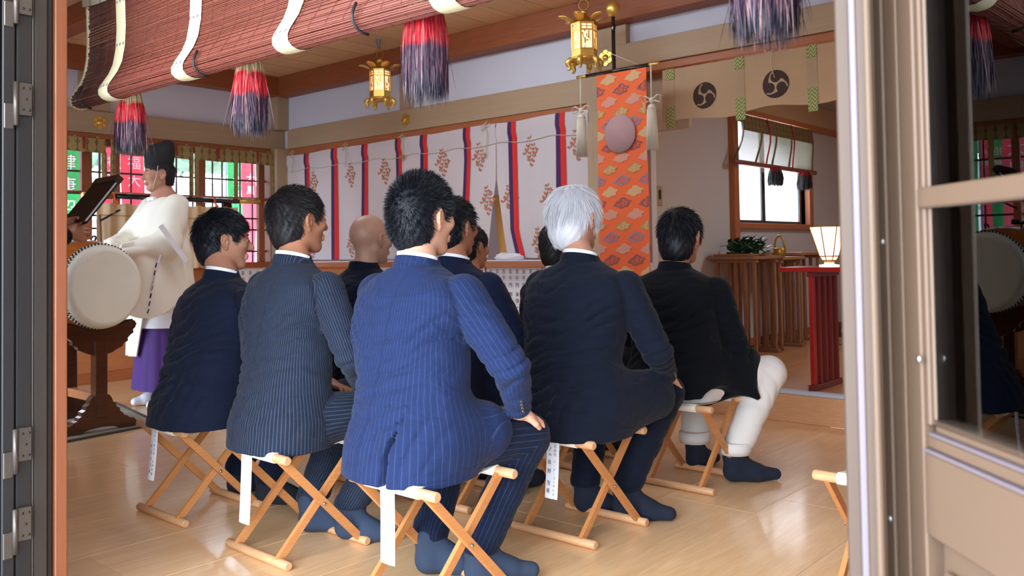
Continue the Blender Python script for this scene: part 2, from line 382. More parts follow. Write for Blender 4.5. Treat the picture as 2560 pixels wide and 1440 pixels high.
    def sheet(s, fn, nu, nv, th, nrm):
        """cloth with thickness th along nrm"""
        nr = Vector(nrm)*th
        s.grid(fn, nu, nv); s.grid(lambda a, b: tuple(Vector(fn(a, b))+nr), nu, nv)
        e = [(i/nu, 0) for i in range(nu+1)]+[(1, j/nv) for j in range(1, nv+1)]+[(i/nu, 1) for i in range(nu-1, -1, -1)]+[(0, j/nv) for j in range(nv-1, 0, -1)]
        vs = [fn(*q) for q in e]; n = len(vs); vs = vs+[tuple(Vector(p)+nr) for p in vs]
        s.add(vs, [(i, (i+1) % n, n+(i+1) % n, n+i) for i in range(n)]); return s
    def prism(s, poly, h0, h1, plane='xz'):
        """polygon in a plane extruded along the third axis"""
        f = {'xz': lambda a, b, h: (a, h, b), 'yz': lambda a, b, h: (h, a, b), 'xy': lambda a, b, h: (a, b, h)}[plane]
        n = len(poly); vs = [f(a, b, h0) for a, b in poly]+[f(a, b, h1) for a, b in poly]
        s.add(vs, [tuple(range(n)), tuple(range(n, 2*n))[::-1]]+[(i, n+i, n+(i+1) % n, (i+1) % n) for i in range(n)]); return s
    def mesh(s, name):
        me = bpy.data.meshes.new(name); me.from_pydata(s.v, [], s.f)
        me.polygons.foreach_set('use_smooth', s.sm); me.polygons.foreach_set('material_index', s.mi)
        me.validate(); return me
    def build(s, name, mat, parent=None, loc=None, label=None, cat=None, group=None, kind=None, fixn=True):
        me = s.mesh(name)
        if fixn:
            bm = bmesh.new(); bm.from_mesh(me); bmesh.ops.recalc_face_normals(bm, faces=bm.faces[:]); bm.to_mesh(me); bm.free()
        o = link(name, me, mat, parent, loc if loc is not None else (s.o if parent is None else (0, 0, 0)))
        return tagit(o, label, cat, group, kind)
def B(name, mat, box, parent=None, kind=None, label=None, cat=None, group=None, bev=.003):
    x0, x1, y0, y1, z0, z1 = box
    c = ((x0+x1)/2, (y0+y1)/2, (z0+z1)/2)
    m = MB(c if parent is None else (0, 0, 0)); m.bbox(*box, bev) if bev else m.box(*box)
    return m.build(name, mat, parent, kind=kind, label=label, cat=cat, group=group, fixn=False)
def copy_tree(o, parent=None):
    c = o.copy(); COL.objects.link(c)
    if parent is not None: c.parent = parent
    for ch in list(o.children): copy_tree(ch, c)
    return c
def text_mesh(ch, size):
    cu = bpy.data.curves.new('t', 'FONT'); cu.body = ch; cu.size = size; cu.extrude = .0; cu.resolution_u = 2
    cu.align_x = 'CENTER'; cu.align_y = 'CENTER'
    o = bpy.data.objects.new('t', cu); COL.objects.link(o)
    dg = bpy.context.evaluated_depsgraph_get(); me = bpy.data.meshes.new_from_object(o.evaluated_get(dg))
    vs = [tuple(v.co) for v in me.vertices]; fs = [tuple(p.vertices) for p in me.polygons]
    bpy.data.objects.remove(o); bpy.data.curves.remove(cu); bpy.data.meshes.remove(me)
    return vs, fs
TX = {}
def glyphs(mb, items, origin, ex, ez):
    """items = [(char, u, v, size)] laid on the surface origin + ex*u + ez*v"""
    o, ex, ez = Vector(origin), Vector(ex), Vector(ez)
    for ch, u, v, sz in items:
        if ch == ' ': continue
        if ch not in TX: TX[ch] = text_mesh(ch, 1)
        vs, fs = TX[ch]
        mb.add([o+ex*(u+x*sz)+ez*(v+y*sz) for x, y, _ in vs], fs)
def column(s, u, v0, step, size): return [(c, u, v0-i*step, size) for i, c in enumerate(s)]
def raw(name, V, Fs, mat, parent=None, loc=(0, 0, 0), attrs=None, smooth=True):
    """fast mesh from numpy arrays; Fs is (n,3) or (n,4)"""
    me = bpy.data.meshes.new(name); k = Fs.shape[1]
    me.vertices.add(len(V)); me.vertices.foreach_set('co', np.ascontiguousarray(V, np.float32).ravel())
    me.loops.add(Fs.size); me.loops.foreach_set('vertex_index', np.ascontiguousarray(Fs, np.int32).ravel())
    me.polygons.add(len(Fs)); me.polygons.foreach_set('loop_start', np.arange(0, Fs.size, k, dtype=np.int32))
    me.polygons.foreach_set('use_smooth', np.full(len(Fs), smooth))
    for an, av in (attrs or {}).items():
        a = me.attributes.new(an, 'FLOAT', 'POINT'); a.data.foreach_set('value', np.ascontiguousarray(av, np.float32))
    me.update(calc_edges=True)
    return link(name, me, mat, parent, loc)
RS = np.random.RandomState(7)
def strands(P, D, F, L, w, seg=3):
    """tapered fibres from points P along D bending towards F; returns verts, tris"""
    n = len(P); L = np.asarray(L).reshape(-1, 1) if np.ndim(L) else np.full((n, 1), L)
    side = np.cross(D, RS.normal(size=(n, 3))); side /= np.linalg.norm(side, axis=1, keepdims=True)+1e-9
    vs = []; 
    for s in range(seg):
        t = s/seg; c = P+D*L*t+F*L*t*t
        vs += [c-side*w*(1-t*.5), c+side*w*(1-t*.5)]
    vs.append(P+D*L+F*L)
    k = 2*seg+1; V = np.stack(vs, 1).reshape(-1, 3)
    fs = []
    for s in range(seg-1): a = 2*s; fs += [(a, a+1, a+3), (a, a+3, a+2)]
    a = 2*(seg-1); fs.append((a, a+1, a+2))
    Fb = np.array(fs); Fa = (Fb[None]+(np.arange(n)*k)[:, None, None]).reshape(-1, 3)
    return V, Fa
# ================================================================== SETTING
YA, XB, ZP, YW = 7.49, 5.075, .187, 3.52
def planks(parent, mat, x0, x1, y0, y1, z, wy, lx, name='plank', th=.012, gap=.0015, seed=1):
    rnd = random.Random(seed); cache = {}
    y = y0; r = 0
    while y < y1-.01:
        ye = min(y+wy, y1); x = x0-rnd.random()*lx
        while x < x1-.01:
            a, b = max(x, x0), min(x+lx, x1)
            if b-a > .02:
                k = (round(b-a, 3), round(ye-y, 3))
                if k not in cache:
                    m = MB(); m.bbox(gap/2, k[0]-gap/2, gap/2, k[1]-gap/2, -th, 0, .0012); cache[k] = m.mesh(name)
                link(name, cache[k], mat, parent, (a, y, z))
            x += lx
        y = ye; r += 1
fl = B('floor', 'dark_wood', (1.04, XB, -1.2, YA, -.06, -.0122), kind='structure', bev=0)
fl.location = (0, 0, 0); fl.data.transform(Matrix.Translation(((1.04+XB)/2, (YA-1.2)/2, -.0361)))
planks(fl, 'floor_wood', 1.04, XB, -1.2, YA, 0, .3985, 1.82)
pf = B('floor', 'dark_wood', (XB, 10.6, -1.2, YW, .1, ZP-.0122), kind='structure', bev=0)
pf['label'] = 'raised wooden floor of the alcove'
pf.location = (0, 0, 0); pf.data.transform(Matrix.Translation(((XB+10.6)/2, (YW-1.2)/2, (.1+ZP-.0122)/2)))
planks(pf, 'platform_wood', XB+.04, 10.6, -1.2, YW, ZP, .303, 1.82, seed=5)
st = B('trim_1', 'stool_y', (XB-.015, XB+.01, -1.2, 3.33, 0, .168), kind='structure')
B('nosing', 'band_light', (-.018+.0025, .058, -2.265, 2.265, .084, .104), st)
# outside ground and sill
g = MB((0, 0, 0)); g.box(-30, 1.0, -30, 30, -.45, -.4); g.box(-30, 40, 7.7, 40, -.45, -.4); g.box(10.7, 40, -30, 7.7, -.45, -.4)
g.build('ground', 'ground_pale', kind='structure', label='pale paved ground outside the hall')
B('trim_2', 'bronze_dark', (.86, 1.04, -1.2, 2.72, -.4, -.004), kind='structure')
B('trim_3', 'hinge_steel', (.90, 1.035, .385, 2.66, -.004, .003), kind='structure')
# --- ceiling
cl = B('ceiling', 'dark_wood', (1.04, XB+.1, -1.2, YA+.1, 2.815, 2.86), kind='structure', bev=0)
cl.location = (0, 0, 0); cl.data.transform(Matrix.Translation(((1.04+XB+.1)/2, (YA-1.1)/2, 2.8375)))
planks(cl, 'ceiling_wood', 1.04, XB, -1.2, YA, 2.815, .30, 3.64, gap=.012, th=.014, seed=3)
B('trim_4', 'beam_brown', (1.04, XB, YA-.15, YA, 2.617, 2.8), kind='structure')
B('trim_5', 'beam_brown_y', (XB-.15, XB, -1.2, YA-.15, 2.612, 2.8), kind='structure')
B('trim_6', 'beam_brown_y', (2.52, 2.66, -1.2, YA-.15, 2.66, 2.8), kind='structure')
B('ceiling', 'ceiling_wood', (XB+.12, 10.6, -1.2, YW, 2.56, 2.6), kind='structure', bev=0)['label'] = 'low board ceiling of the alcove'
# --- wall A (far left, with the lattice window)
wl = MB((0, 0, 0))
wl.box(1.04, XB+.4, YA, YA+.12, 2.09, 2.86); wl.box(1.04, 2.36, YA, YA+.12, 0, 2.1); wl.box(4.95, XB+.4, YA, YA+.12, 0, 2.1); wl.box(2.36, 4.95, YA, YA+.12, 0, .985)
wl.build('wall_back', 'plaster', kind='structure')
B('trim_7', 'tan_x', (1.04, XB, YA-.045, YA, 2.097, 2.286), kind='structure')
B('trim_8', 'trim_x', (1.04, XB-.12, YA-.035, YA+.02, 2.05, 2.096), kind='structure')
B('trim_9', 'tan_z', (3.08, 3.34, YA-.03, YA, 2.288, 2.616), kind='structure')
B('trim_10', 'tan_z', (XB-.16, XB-.01, YA-.16+.02, YA-.01, 0, 2.096), kind='structure')
B('trim_11', 'tan_z', (XB-.13, XB-.005, YA-.11, YA-.005, 2.288, 2.616), kind='structure')
B('trim_12', 'panel_wood', (1.04, 4.91, YA-.02, YA, .09, .93), kind='structure')
B('baseboard_back', 'trim_x', (1.04, 4.9, YA-.03, YA, 0, .09), kind='structure')
# window A: frame, mullions and lattice bars, each a part
wn = MB((3.65, YA, 1.5)); wn.bbox(2.30, 2.37, YA-.03, YA+.1, .93, 2.05); wn.bbox(4.91, 4.97, YA-.03, YA+.1, .93, 2.05)
wn.bbox(2.30, 4.97, YA-.05, YA+.1, .93, .985); wn.bbox(2.30, 4.97, YA-.02, YA+.1, 2.0, 2.05)
WA = wn.build('window_1', 'trim_z', kind='structure')
def part(parent, name, mat, box, bev=.002, label=None):
    o = parent.location; m = MB(o); m.bbox(*box, bev) if bev else m.box(*box)
    return m.build(name, mat, parent, loc=(0, 0, 0), label=label, fixn=False)
for x0, x1 in ((2.66, 2.72), (3.115, 3.20), (3.375, 3.435), (4.16, 4.235), (4.80, 4.865)):
    part(WA, 'mullion', 'trim_z', (x0, x1, YA+.0, YA+.05, .985, 2.0))
for z in (1.78, 1.595, 1.41, 1.30, 1.09):
    part(WA, 'lattice_bar', 'wire', (2.37, 4.91, YA+.055, YA+.07, z-.008, z+.008))
for x in (2.55, 2.95, 3.29, 3.56, 3.80, 3.98, 4.14, 4.34, 4.44, 4.63, 4.765):
    part(WA, 'lattice_bar', 'wire', (x-.006, x+.006, YA+.056, YA+.069, .985, 2.0))
part(WA, 'pane', 'glass', (2.37, 4.91, YA+.08, YA+.084, .985, 2.0), 0)
# --- wall B (right, with the white curtain)
wb = MB((0, 0, 0))
wb.box(XB, XB+.14, 3.33, YA, 2.09, 2.86); wb.box(XB, XB+.14, -1.2, 3.33, 2.29, 2.86)
wb.box(XB+.005, XB+.35, 3.34, YA, 0, .955); wb.box(XB+.005, XB+.35, 7.40, YA, .955, 2.09)
wb.box(XB+.35, XB+.42, 3.4, YA+.1, 0, 2.3); wb.box(XB, XB+.14, -1.2, .55, 0, 2.3)
wb.build('wall_right', 'plaster', kind='structure')
B('trim_13', 'tan_y', (XB-.045, XB, 3.60, YA-.15, 2.097, 2.286), kind='structure')
B('trim_14', 'trim_y', (XB-.035, XB+.04, 3.66, YA-.12, 2.035, 2.096), kind='structure')
B('trim_15', 'tan_z', (XB-.05, XB+.14, 3.33, 3.675, 0, 2.61), kind='structure')
B('trim_16', 'tan_z', (XB-.03, XB, 5.54, 5.69, 2.288, 2.611), kind='structure')
B('trim_17', 'tan_y', (XB-.062, XB+.02, -1.2, 3.60, 2.305, 2.467), kind='structure')
B('trim_18', 'trim_y', (XB-.04, XB+.1, -1.2, 3.33, 2.252, 2.304), kind='structure')
B('trim_19', 'panel_wood', (XB-.01, XB+.006, 3.68, YA-.13, 0, .93), kind='structure')
# sill shelf under the curtain
sh = MB((XB, 5.5, .96)); sh.bbox(XB-.12, XB+.34, 3.68, YA-.16, .945, .985)
sh.build('window_2', 'plaster', kind='structure', label='long pale sill shelf of the curtained hatch')
B('trim_20', 'trim_y', (XB-.13, XB-.118, 3.68, YA-.16, .93, .978), kind='structure')
# --- alcove walls and window
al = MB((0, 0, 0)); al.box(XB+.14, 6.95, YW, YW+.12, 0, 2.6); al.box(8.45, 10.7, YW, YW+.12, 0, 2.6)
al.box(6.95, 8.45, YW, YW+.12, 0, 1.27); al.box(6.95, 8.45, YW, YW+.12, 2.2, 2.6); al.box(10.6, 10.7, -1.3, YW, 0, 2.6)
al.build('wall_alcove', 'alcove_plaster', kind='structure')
B('trim_21', 'tan_x', (5.25, 10.6, YW-.05, YW, 2.27, 2.47), kind='structure')
B('trim_22', 'trim_x', (6.87, 10.6, YW-.06, YW, 2.22, 2.268), kind='structure')
B('baseboard_alcove', 'trim_x', (5.25, 10.6, YW-.02, YW, ZP, ZP+.07), kind='structure')
w2 = MB((7.7, YW, 1.75)); w2.bbox(6.86, 6.95, YW-.05, YW+.1, ZP+.07, 2.22); w2.bbox(8.45, 8.54, YW-.05, YW+.1, 1.22, 2.22)
w2.bbox(6.95, 8.45, YW-.05, YW+.1, 1.22, 1.27)
W2 = w2.build('window_3', 'trim_z', kind='structure')
for x0, x1 in ((6.955, 6.985), (7.53, 7.60), (8.37, 8.445)): part(W2, 'sash_stile', 'black_lacquer', (x0, x1, YW+.02, YW+.06, 1.275, 2.2))
for z0, z1 in ((1.272, 1.30), (2.17, 2.198)): part(W2, 'sash_rail', 'black_lacquer', (6.985, 8.37, YW+.021, YW+.059, z0, z1))
part(W2, 'pane', 'frosted_pane', (6.98, 7.54, YW+.036, YW+.041, 1.29, 2.18), 0); part(W2, 'pane', 'frosted_pane', (7.59, 8.38, YW+.040, YW+.045, 1.29, 2.18), 0)
part(W2, 'latch', 'hinge_steel', (7.0, 7.04, YW+.0, YW+.02, 1.36, 1.46))
# --- entrance wall C and closing walls
wc = MB((0, 0, 0)); wc.box(.92, 1.04, 2.68, 5.70, -.4, 2.86); wc.box(.92, 1.04, 7.2, YA+.12, -.4, 2.86); wc.box(1.10, 1.16, -1.3, .34, -.4, 2.86); wc.box(.92, 1.04, .30, 7.2, 2.12, 2.86)
wc.box(.92, 1.04, 5.7, 7.2, -.4, -.02); wc.box(.92, 10.7, -1.3, -1.2, -.4, 2.86)
wc.build('wall_front', 'plaster', kind='structure')
w4 = MB((.98, 6.8, 1)); 
for y in (5.70, 6.44, 7.17): w4.bbox(.95, 1.01, y-.0, y+.04, -.02, 2.1)
w4.bbox(.95, 1.01, 5.7, 7.2, 2.07, 2.12); w4.bbox(.95, 1.01, 5.7, 7.2, -.02, .03)
W4 = w4.build('window_4', 'bronze_dark', kind='structure', label='glazed sliding doors left of the entrance')
for y in (5.74, 6.48): part(W4, 'pane', 'glass', (.978, .983, y, y+.69, .03, 2.07), 0)
# dark glazed front right of the entrance, seen through the open leaf
w5 = MB((.9, -.5, 1)); w5.box(1.08, 1.098, -1.3, .29, -.4, 2.6)
W5 = w5.build('window_5', 'bronze_mid', kind='structure', label='dark glazed front right of the entrance')
for y, w_ in ((.284, .004), (.264, .010), (.243, .005), (.228, .008), (.205, .010), (.12, .03), (-.1, .03), (-.4, .03)): part(W5, 'frame_bar', 'band_light', (1.05, 1.08, y-w_/2, y+w_/2, -.4, 2.5))  # pale colour puts the light bands of the door glass on these bars
# eave over the entrance
ev = MB((0, 0, 0)); ev.box(-.6, 1.2, -2.5, 9, 2.5, 2.62); ev.box(-.2, 12, -2.5, 9, 2.88, 3.0)
ev.build('roof', 'ceiling_wood', kind='structure', label='boarded eave above the entrance')
# left jamb of timber and the bronze frame of the folding door
B('trim_23', 'jamb_orange', (1.008, 1.042, 2.60, 2.69, 0, 2.12), kind='structure')
dr = MB((.95, 2.75, 0)); dr.bbox(.99, 1.006, 2.612, 2.66, -.02, 2.12)
D1 = dr.build('door_1', 'bronze_dark', kind='structure')  # darker copy of the right frame's bronze, shade put into its colour
def dpart(name, mat, box, bev=.003): return part(D1, name, mat, box, bev)
dpart('frame_profile', 'bronze_mid', (.952, .988, 2.60, 2.66, -.02, 2.12))
dpart('door_stile', 'bronze_dark', (.905, .945, 2.595, 2.72, .0, 2.1))
dpart('door_stile', 'bronze_dark', (.868, .90, 2.59, 2.72, .0, 2.1))
dpart('frame_profile', 'hinge_steel', (.9455, .951, 2.597, 2.604, 0, 2.1))
dpart('door_stile', 'bronze_dark', (.82, .862, 2.595, 2.80, .0, 2.1))
dpart('door_stile', 'bronze_dark', (.18, .815, 2.64, 2.80, .0, 2.1))  # leaf lengthened outwards, out of view, to block outdoor light
def hinge(z, x):
    h = MB(D1.location); h.bbox(x, x+.036, 2.582, 2.592, z-.045, z+.045, .002); h.tube([(x-.006, 2.583, z-.075), (x-.006, 2.583, z+.045)], .0075, 10)
    h.bbox(x-.035, x-.010, 2.584, 2.592, z+.005-.09, z+.045-.06, .002)
    ho = h.build('hinge', 'hinge_steel', D1, loc=(0, 0, 0))
    for dx, dz in ((.012, .03), (.028, .03), (.02, 0), (.012, -.03), (.028, -.03)):
        q = MB(D1.location); q.lathe(((.0, -.001), (.0035, -.001), (.0035, .001), (0, .0012)), (x+dx, 2.581, z+dz), 8, 'y'); q.build('screw', 'bronze_dark', ho, loc=(0, 0, 0))
for z in (1.77, 1.49, .545, .33): hinge(z, .905)
# right jamb and the glazed folding leaf (opened outwards)
dj = MB((1.04, .36, 0)); dj.bbox(.99, 1.04, .355, .374, -.02, 2.12); dj.bbox(1.045, 1.16, .30, .385, -.02, 2.12)
DJ = dj.build('trim_24', 'bronze_jamb', kind='structure')
part(DJ, 'seal_strip', 'alu_strip', (.980, .991, .3445, .3545, -.02, 2.1))
part(DJ, 'stop_profile', 'bronze_jamb', (.965, .98, .330, .3415, -.02, 2.1)); part(DJ, 'stop_profile', 'bronze_frame', (.955, .97, .322, .3295, -.02, 2.1))
# leaf in its own frame: u runs along the leaf from the hinge towards the viewer, v is the outward face normal
leaf = empty('door_2', (1.03, .33, 0), None, None, rz=0); leaf['kind'] = 'structure'
A_ = math.radians(46.4); LU = Vector((-math.sin(A_), -math.cos(A_), 0)); LN = Vector((-math.cos(A_), math.sin(A_), 0))
def leafpart(name, mat, boxes, parent=None, bev=.002):
    m = MB()
    for u0, u1, v0, v1, z0, z1 in boxes:
        k = len(m.v); m.bbox(u0, u1, v0, v1, z0, z1, bev) if bev else m.box(u0, u1, v0, v1, z0, z1)
        for i in range(k, len(m.v)):
            a, b, c = m.v[i]; p = LU*a+LN*b; m.v[i] = (p.x, p.y, c)
    return m.build(name, mat, parent or leaf, loc=(0, 0, 0))
UE = .74
leafpart('stile', 'bronze_frame', [(-.034, .060, -.035, 0, .02, 2.08), (-.02, -.002, 0, .004, .02, 2.08), (.02, .03, 0, .003, .02, 2.08)])
leafpart('glazing_bead', 'bronze_frame', [(.060, .069, -.03, -.003, .86, 2.0), (.069, .075, -.03, -.006, .866, 2.0)])
leafpart('stile', 'bronze_frame', [(UE-.07, UE, -.035, 0, .02, 2.08)])
leafpart('rail', 'bronze_frame', [(.068, UE-.07, -.035, 0, 2.0, 2.08)])
leafpart('rail', 'bronze_frame', [(.062, UE-.07, -.034, .001, 1.089, 1.111)])
leafpart('rail', 'bronze_frame', [(.060, UE-.07, -.035, 0, .745, .832)])
leafpart('glazing_bead', 'bronze_frame', [(.060, UE-.07, -.032, -.004, .836, .85), (.07, UE-.07, -.03, -.008, .853, .868)])
leafpart('seal_strip', 'alu_strip', [(.06, UE-.07, -.03, .0008, .832, .8355), (.066, UE-.07, -.03, -.002, .850, .853)])
leafpart('pane', 'glass_door', [(.072, UE-.06, -.012, -.008, .86, 2.01)], bev=0)
leafpart('rail', 'bronze_frame', [(.060, UE-.07, -.035, 0, .02, .13)])
leafpart('kick_panel', 'bronze_frame', [(.068, UE-.07, -.025, -.014, .13, .745)])
leafpart('panel_moulding', 'bronze_frame', [(.082, .096, -.014, -.006, .16, .70), (.082, UE-.085, -.014, -.006, .70, .714)])
for u, z in ((-.012, 1.055), (.064, .93), (-.012, .74)):
    m = MB(); m.lathe(((0, 0), (.0045, 0), (.0042, .0018), (0, .0025)), (0, 0, 0), 10, 'z')
    m.v = [tuple(LU*(u+a)+LN*(.004+c)+Vector((0, 0, z+b))) for a, b, c in m.v]; m.build('screw', 'screw', leaf, loc=(0, 0, 0))
# ================================================================== OUTSIDE, beyond the lattice window
B('wall_outer', 'far_wall', (-2, 12, 17, 17.3, -.4, 2.6), kind='structure', bev=0)['label'] = 'pale wall of the neighbouring building'
h = MB((4.5, 14, 0))
rr = random.Random(4)
for i in range(900):
    x, y, z = rr.uniform(-1, 9), rr.uniform(13.5, 14.5), 2.45+rr.random()**1.5*1.3
    a, b = rr.random()*6, rr.uniform(.08, .16); n = Vector((rr.uniform(-1, 1), rr.uniform(-1, 1), rr.uniform(-1, 1))).normalized(); t = n.orthogonal().normalized(); s = n.cross(t)
    p = Vector((x, y, z)); h.add([p-t*b, p+s*b*.6, p+t*b, p-s*b*.6], [(0, 1, 2, 3)])
h.box(-1, 9, 13.9, 14.1, 2.5, 3.0)
h.build('hedge', 'hedge', label='green hedge above the fence outside the lattice window', cat='hedge', kind='stuff')
B('trim_25', 'far_frame', (-2, 10, 12.9, 13, 1.9, 1.96), kind='structure')
B('trim_26', 'far_frame', (-2, 10, 12.9, 13, 1.55, 1.6), kind='structure')
flags = [(3.47, 8.7, .28, 'flag_green', '健康招福', 'large green banner outside the window, right next to the timber jamb'),
         (3.27, 8.8, .12, 'flag_red', '大願', 'narrow red banner outside, second of those seen in the door glass'),
         (3.15, 8.75, .14, 'flag_green', '招福', 'narrow green banner outside, seen only in the door glass'),
         (2.95, 8.6, .26, 'flag_red', '大黒', 'wide red banner outside, seen only in the door glass'),
         (3.86, 9.2, .12, 'flag_red', '大願', 'narrow red banner between the green banner and the first mullion outside'),
         (3.72, 8.3, .16, 'flag_red', '福徳', 'narrow red banner under the hanging tassel at the left window'),
         (3.93, 8.3, .22, 'flag_red', '福大', 'red banner with a large white sign directly left of the priest'),
         (5.84, 9.6, .22, 'flag_green', '招福', 'green banner at the right end of the lattice window'),
         (5.70, 9.1, .18, 'flag_red', '大黒', 'red banner at the far right end of the lattice window')]
for x, y, w, mt, s, lab in flags:
    t = empty('nobori_banner', (x, y, -.4), lab, 'banner', 'prayer banners outside the window')
    m = MB(); m.sheet(lambda a, b, w=w: (-w/2+w*a, .02*math.sin(a*5+b*9), .85+1.75*b), 8, 20, .004, (0, 1, 0)); m.build('cloth', mt, t, loc=(0, 0, 0))
    m = MB(); m.tube([(-w/2-.03, 0, 0), (-w/2-.03, 0, 2.7)], .012, 8); m.tube([(-w/2-.03, 0, 2.62), (w/2, 0, 2.62)], .008, 6); m.build('pole', 'far_frame', t, loc=(0, 0, 0))
    m = MB(); sz = min(w*.62, .30); glyphs(m, column(s, 0, 2.35, sz*1.25, sz), (0, -.03, 0), (1, 0, 0), (0, 0, 1)); glyphs(m, column(s[::-1], 0, 1.25, sz*1.2, sz), (0, -.03, 0), (1, 0, 0), (0, 0, 1))
    m.build('lettering', 'robe_white', t, loc=(0, 0, 0), fixn=False)
# ================================================================== OBJECTS
X_ = lambda a: a
# ---------------- folding stools
def stool_proto():
    t = empty('folding_stool', (0, 0, 0), 'x', 'stool', 'folding wooden stools')
    L, S, Hs, r = .385, .165, .362, .0155
    def rod(name, x, z, mat, n0=None):
        m = MB(); m.tube([(x, -L/2, z), (x, -L/2+.004, z)]+[(x, L/2-.004, z), (x, L/2, z)], [r*.8, r, r, r*.8], 14)
        return m.build(name, mat, t)
    rod('foot_rail', -S, r, 'stool_y'); rod('foot_rail', S, r, 'stool_y')
    rod('seat_rail', -S, Hs, 'stool_y'); rod('seat_rail', S, Hs, 'stool_y')
    for sgn, yo in ((1, .150), (-1, .128)):
        for k in (-1, 1):
            y = k*yo
            m = MB(); m.beam((-S*sgn, y, Hs-.004), (S*sgn, y, r+.004), .026, .016, (0, 1, 0))
            # the width lies in the plane of the cross
            m.build('leg', 'stool_x', t)
    for k in (-1, 1):
        m = MB(); m.lathe(((0, .0), (.006, .0), (.0055, .004), (0, .006)), (0, k*.162, Hs/2), 10, 'y', 1, 1)
        if k < 0: m.v = [(a, 2*(-.162)-b, c) for a, b, c in m.v]
        m.build('bolt', 'glasses_metal', t)
    def can(a, b):
        x = -S-.003+(2*S+.006)*a; w = .118
        sag = -.014*math.sin(math.pi*a)
        return (x, -w+2*w*b, Hs+r+.001+sag)
    m = MB(); m.sheet(can, 14, 4, .002, (0, 0, 1))
    for s in (-1, 1): m.tube([(s*S, -.118, Hs), (s*S, -.04, Hs), (s*S, .04, Hs), (s*S, .118, Hs)], r+.0022, 16)
    m.build('canvas_seat', 'canvas', t, fixn=False)
    return t
STP = stool_proto()
stools = [(1.89, 3.40, 0, 'folding stool under the man in plain navy, nearest the drum'),
          (1.875, 2.69, -1, 'folding stool under the man in the grey striped suit, with a blank white tag'),
          (1.88, 1.985, 0, 'folding stool under the spiky haired man in the blue pinstripe suit'),
          (2.675, 2.02, 0, 'folding stool under the white haired man, with a lettered tag'),
          (3.53, 2.02, 0, 'folding stool under the man in cream trousers'),
          (2.765, .885, 0, 'empty folding stool partly hidden by the right door post'),
          (2.70, 3.30, 0, 'folding stool under the bald man'),
          (2.70, 2.66, 0, 'folding stool under the man with glasses behind the blue pinstripe suit'),
          (3.50, 3.28, 0, 'folding stool under the man low behind the man with glasses'),
          (3.515, 2.70, 0, 'folding stool under the man hidden behind the white haired man')]
for i, (x, y, a, lab) in enumerate(stools):
    o = STP if i == 0 else copy_tree(STP)
    o.location = (x, y, 0); o.rotation_euler.z = math.radians(a); o['label'] = lab
# ---------------- paper tags hanging from the stools
def paper_tag(x, y, z0, w, h, lean, curve, label, cols, dy=0):
    t = empty('paper_tag', (x, y, z0), label, 'tag', 'paper name tags hanging from the stools')
    P = lambda u, v: (-.012-curve*v*v*.5-.004*math.sin(u*3), -u*w+w/2+lean*v, -h*v)
    m = MB(); m.sheet(P, 3, 14, .0008, (1, 0, 0)); m.build('sheet', 'paper', t, loc=(0, 0, 0))
    m = MB(); m.sheet(lambda u, v: (-.012+.055*v, -u*w+w/2, .0035*math.sin(v*3)+.0008), 2, 5, .0007, (0, 0, -1)); m.build('folded_top', 'paper', t, loc=(0, 0, 0))
    if cols:
        m = MB(); it = []
        for s, u, v0, st, sz in cols: it += column(s, u, v0, st, sz)
        for ch, u, v, sz in it:
            if ch == ' ': continue
            if ch not in TX: TX[ch] = text_mesh(ch, 1)
            vs, fs = TX[ch]; out = []
            for a, b, _ in vs:
                p = P(.5+(u+a*sz)/w, -(v+b*sz)/h); out.append((p[0]-.0012, p[1], p[2]))
            m.add(out, fs)
        m.build('lettering', 'ink', t, loc=(0, 0, 0), fixn=False)
    return t
c7 = [('株式会社', .0135, -.014, .0145, .0125), ('ユ｜デ｜コンサルタンツ', .0125, -.083, .0145, .0105),
      ('取締役', -.006, -.012, .024, .0075), ('設計部長', -.0125, -.013, .0155, .0080), ('高野', -.0115, -.088, .031, .0175), ('茂殿', -.0125, -.162, .027, .0175)]
paper_tag(2.487, 1.985, .376, .057, .215, .006, .02, 'white paper tag lettered in two columns beside the hand on the blue pinstripe knee', c7)
c1 = [('株式会社', -.011+.022, -.014, .0165, .010), ('長北部', .011, -.085, .016, .010), ('七郎本店', .010, -.150, .016, .010),
      ('ロナトテス', -.009, -.014, .014, .0085), ('春田成征殿', -.010, -.090, .0255, .015)]
paper_tag(1.725, 3.43, .376, .052, .225, .018, .02, 'narrow lettered paper tag on the stool nearest the drum', c1)
paper_tag(1.71, 2.735, .376, .066, .262, .012, .01, 'blank bright white paper tag hanging under the grey striped jacket', None)
paper_tag(1.715, 1.995, .376, .064, .235, -.006, .012, 'blank bright white paper tag hanging under the blue pinstripe jacket', None)
# ---------------- rolled bamboo blind over the entrance, with straps and tassels
BX = 1.205
prof = [(0, 2.10), (.004, 1.95), (.010, 1.82), (.012, 1.74), (.009, 1.68), (.0, 1.63), (-.014, 1.597), (-.030, 1.572), (-.042, 1.553), (-.046, 1.540), (-.042, 1.529), (-.028, 1.522), (-.008, 1.520), (.014, 1.528), (.034, 1.541), (.048, 1.556), (.054, 1.575), (.05, 1.60), (.038, 1.62)]
def path_len(pr):
    s = [0]
    for a, b in zip(pr, pr[1:]): s.append(s[-1]+math.hypot(b[0]-a[0], b[1]-a[1]))
    return s
PL = path_len(prof)
def on_prof(d, off=0):
    d = max(0, min(PL[-1]-1e-6, d))
    for i in range(len(PL)-1):
        if PL[i+1] >= d:
            t = (d-PL[i])/(PL[i+1]-PL[i]); a, b = prof[i], prof[i+1]
            tx, tz = b[0]-a[0], b[1]-a[1]; l = math.hypot(tx, tz)
            return a[0]+(b[0]-a[0])*t+off*tz/l, a[1]+(b[1]-a[1])*t-off*tx/l
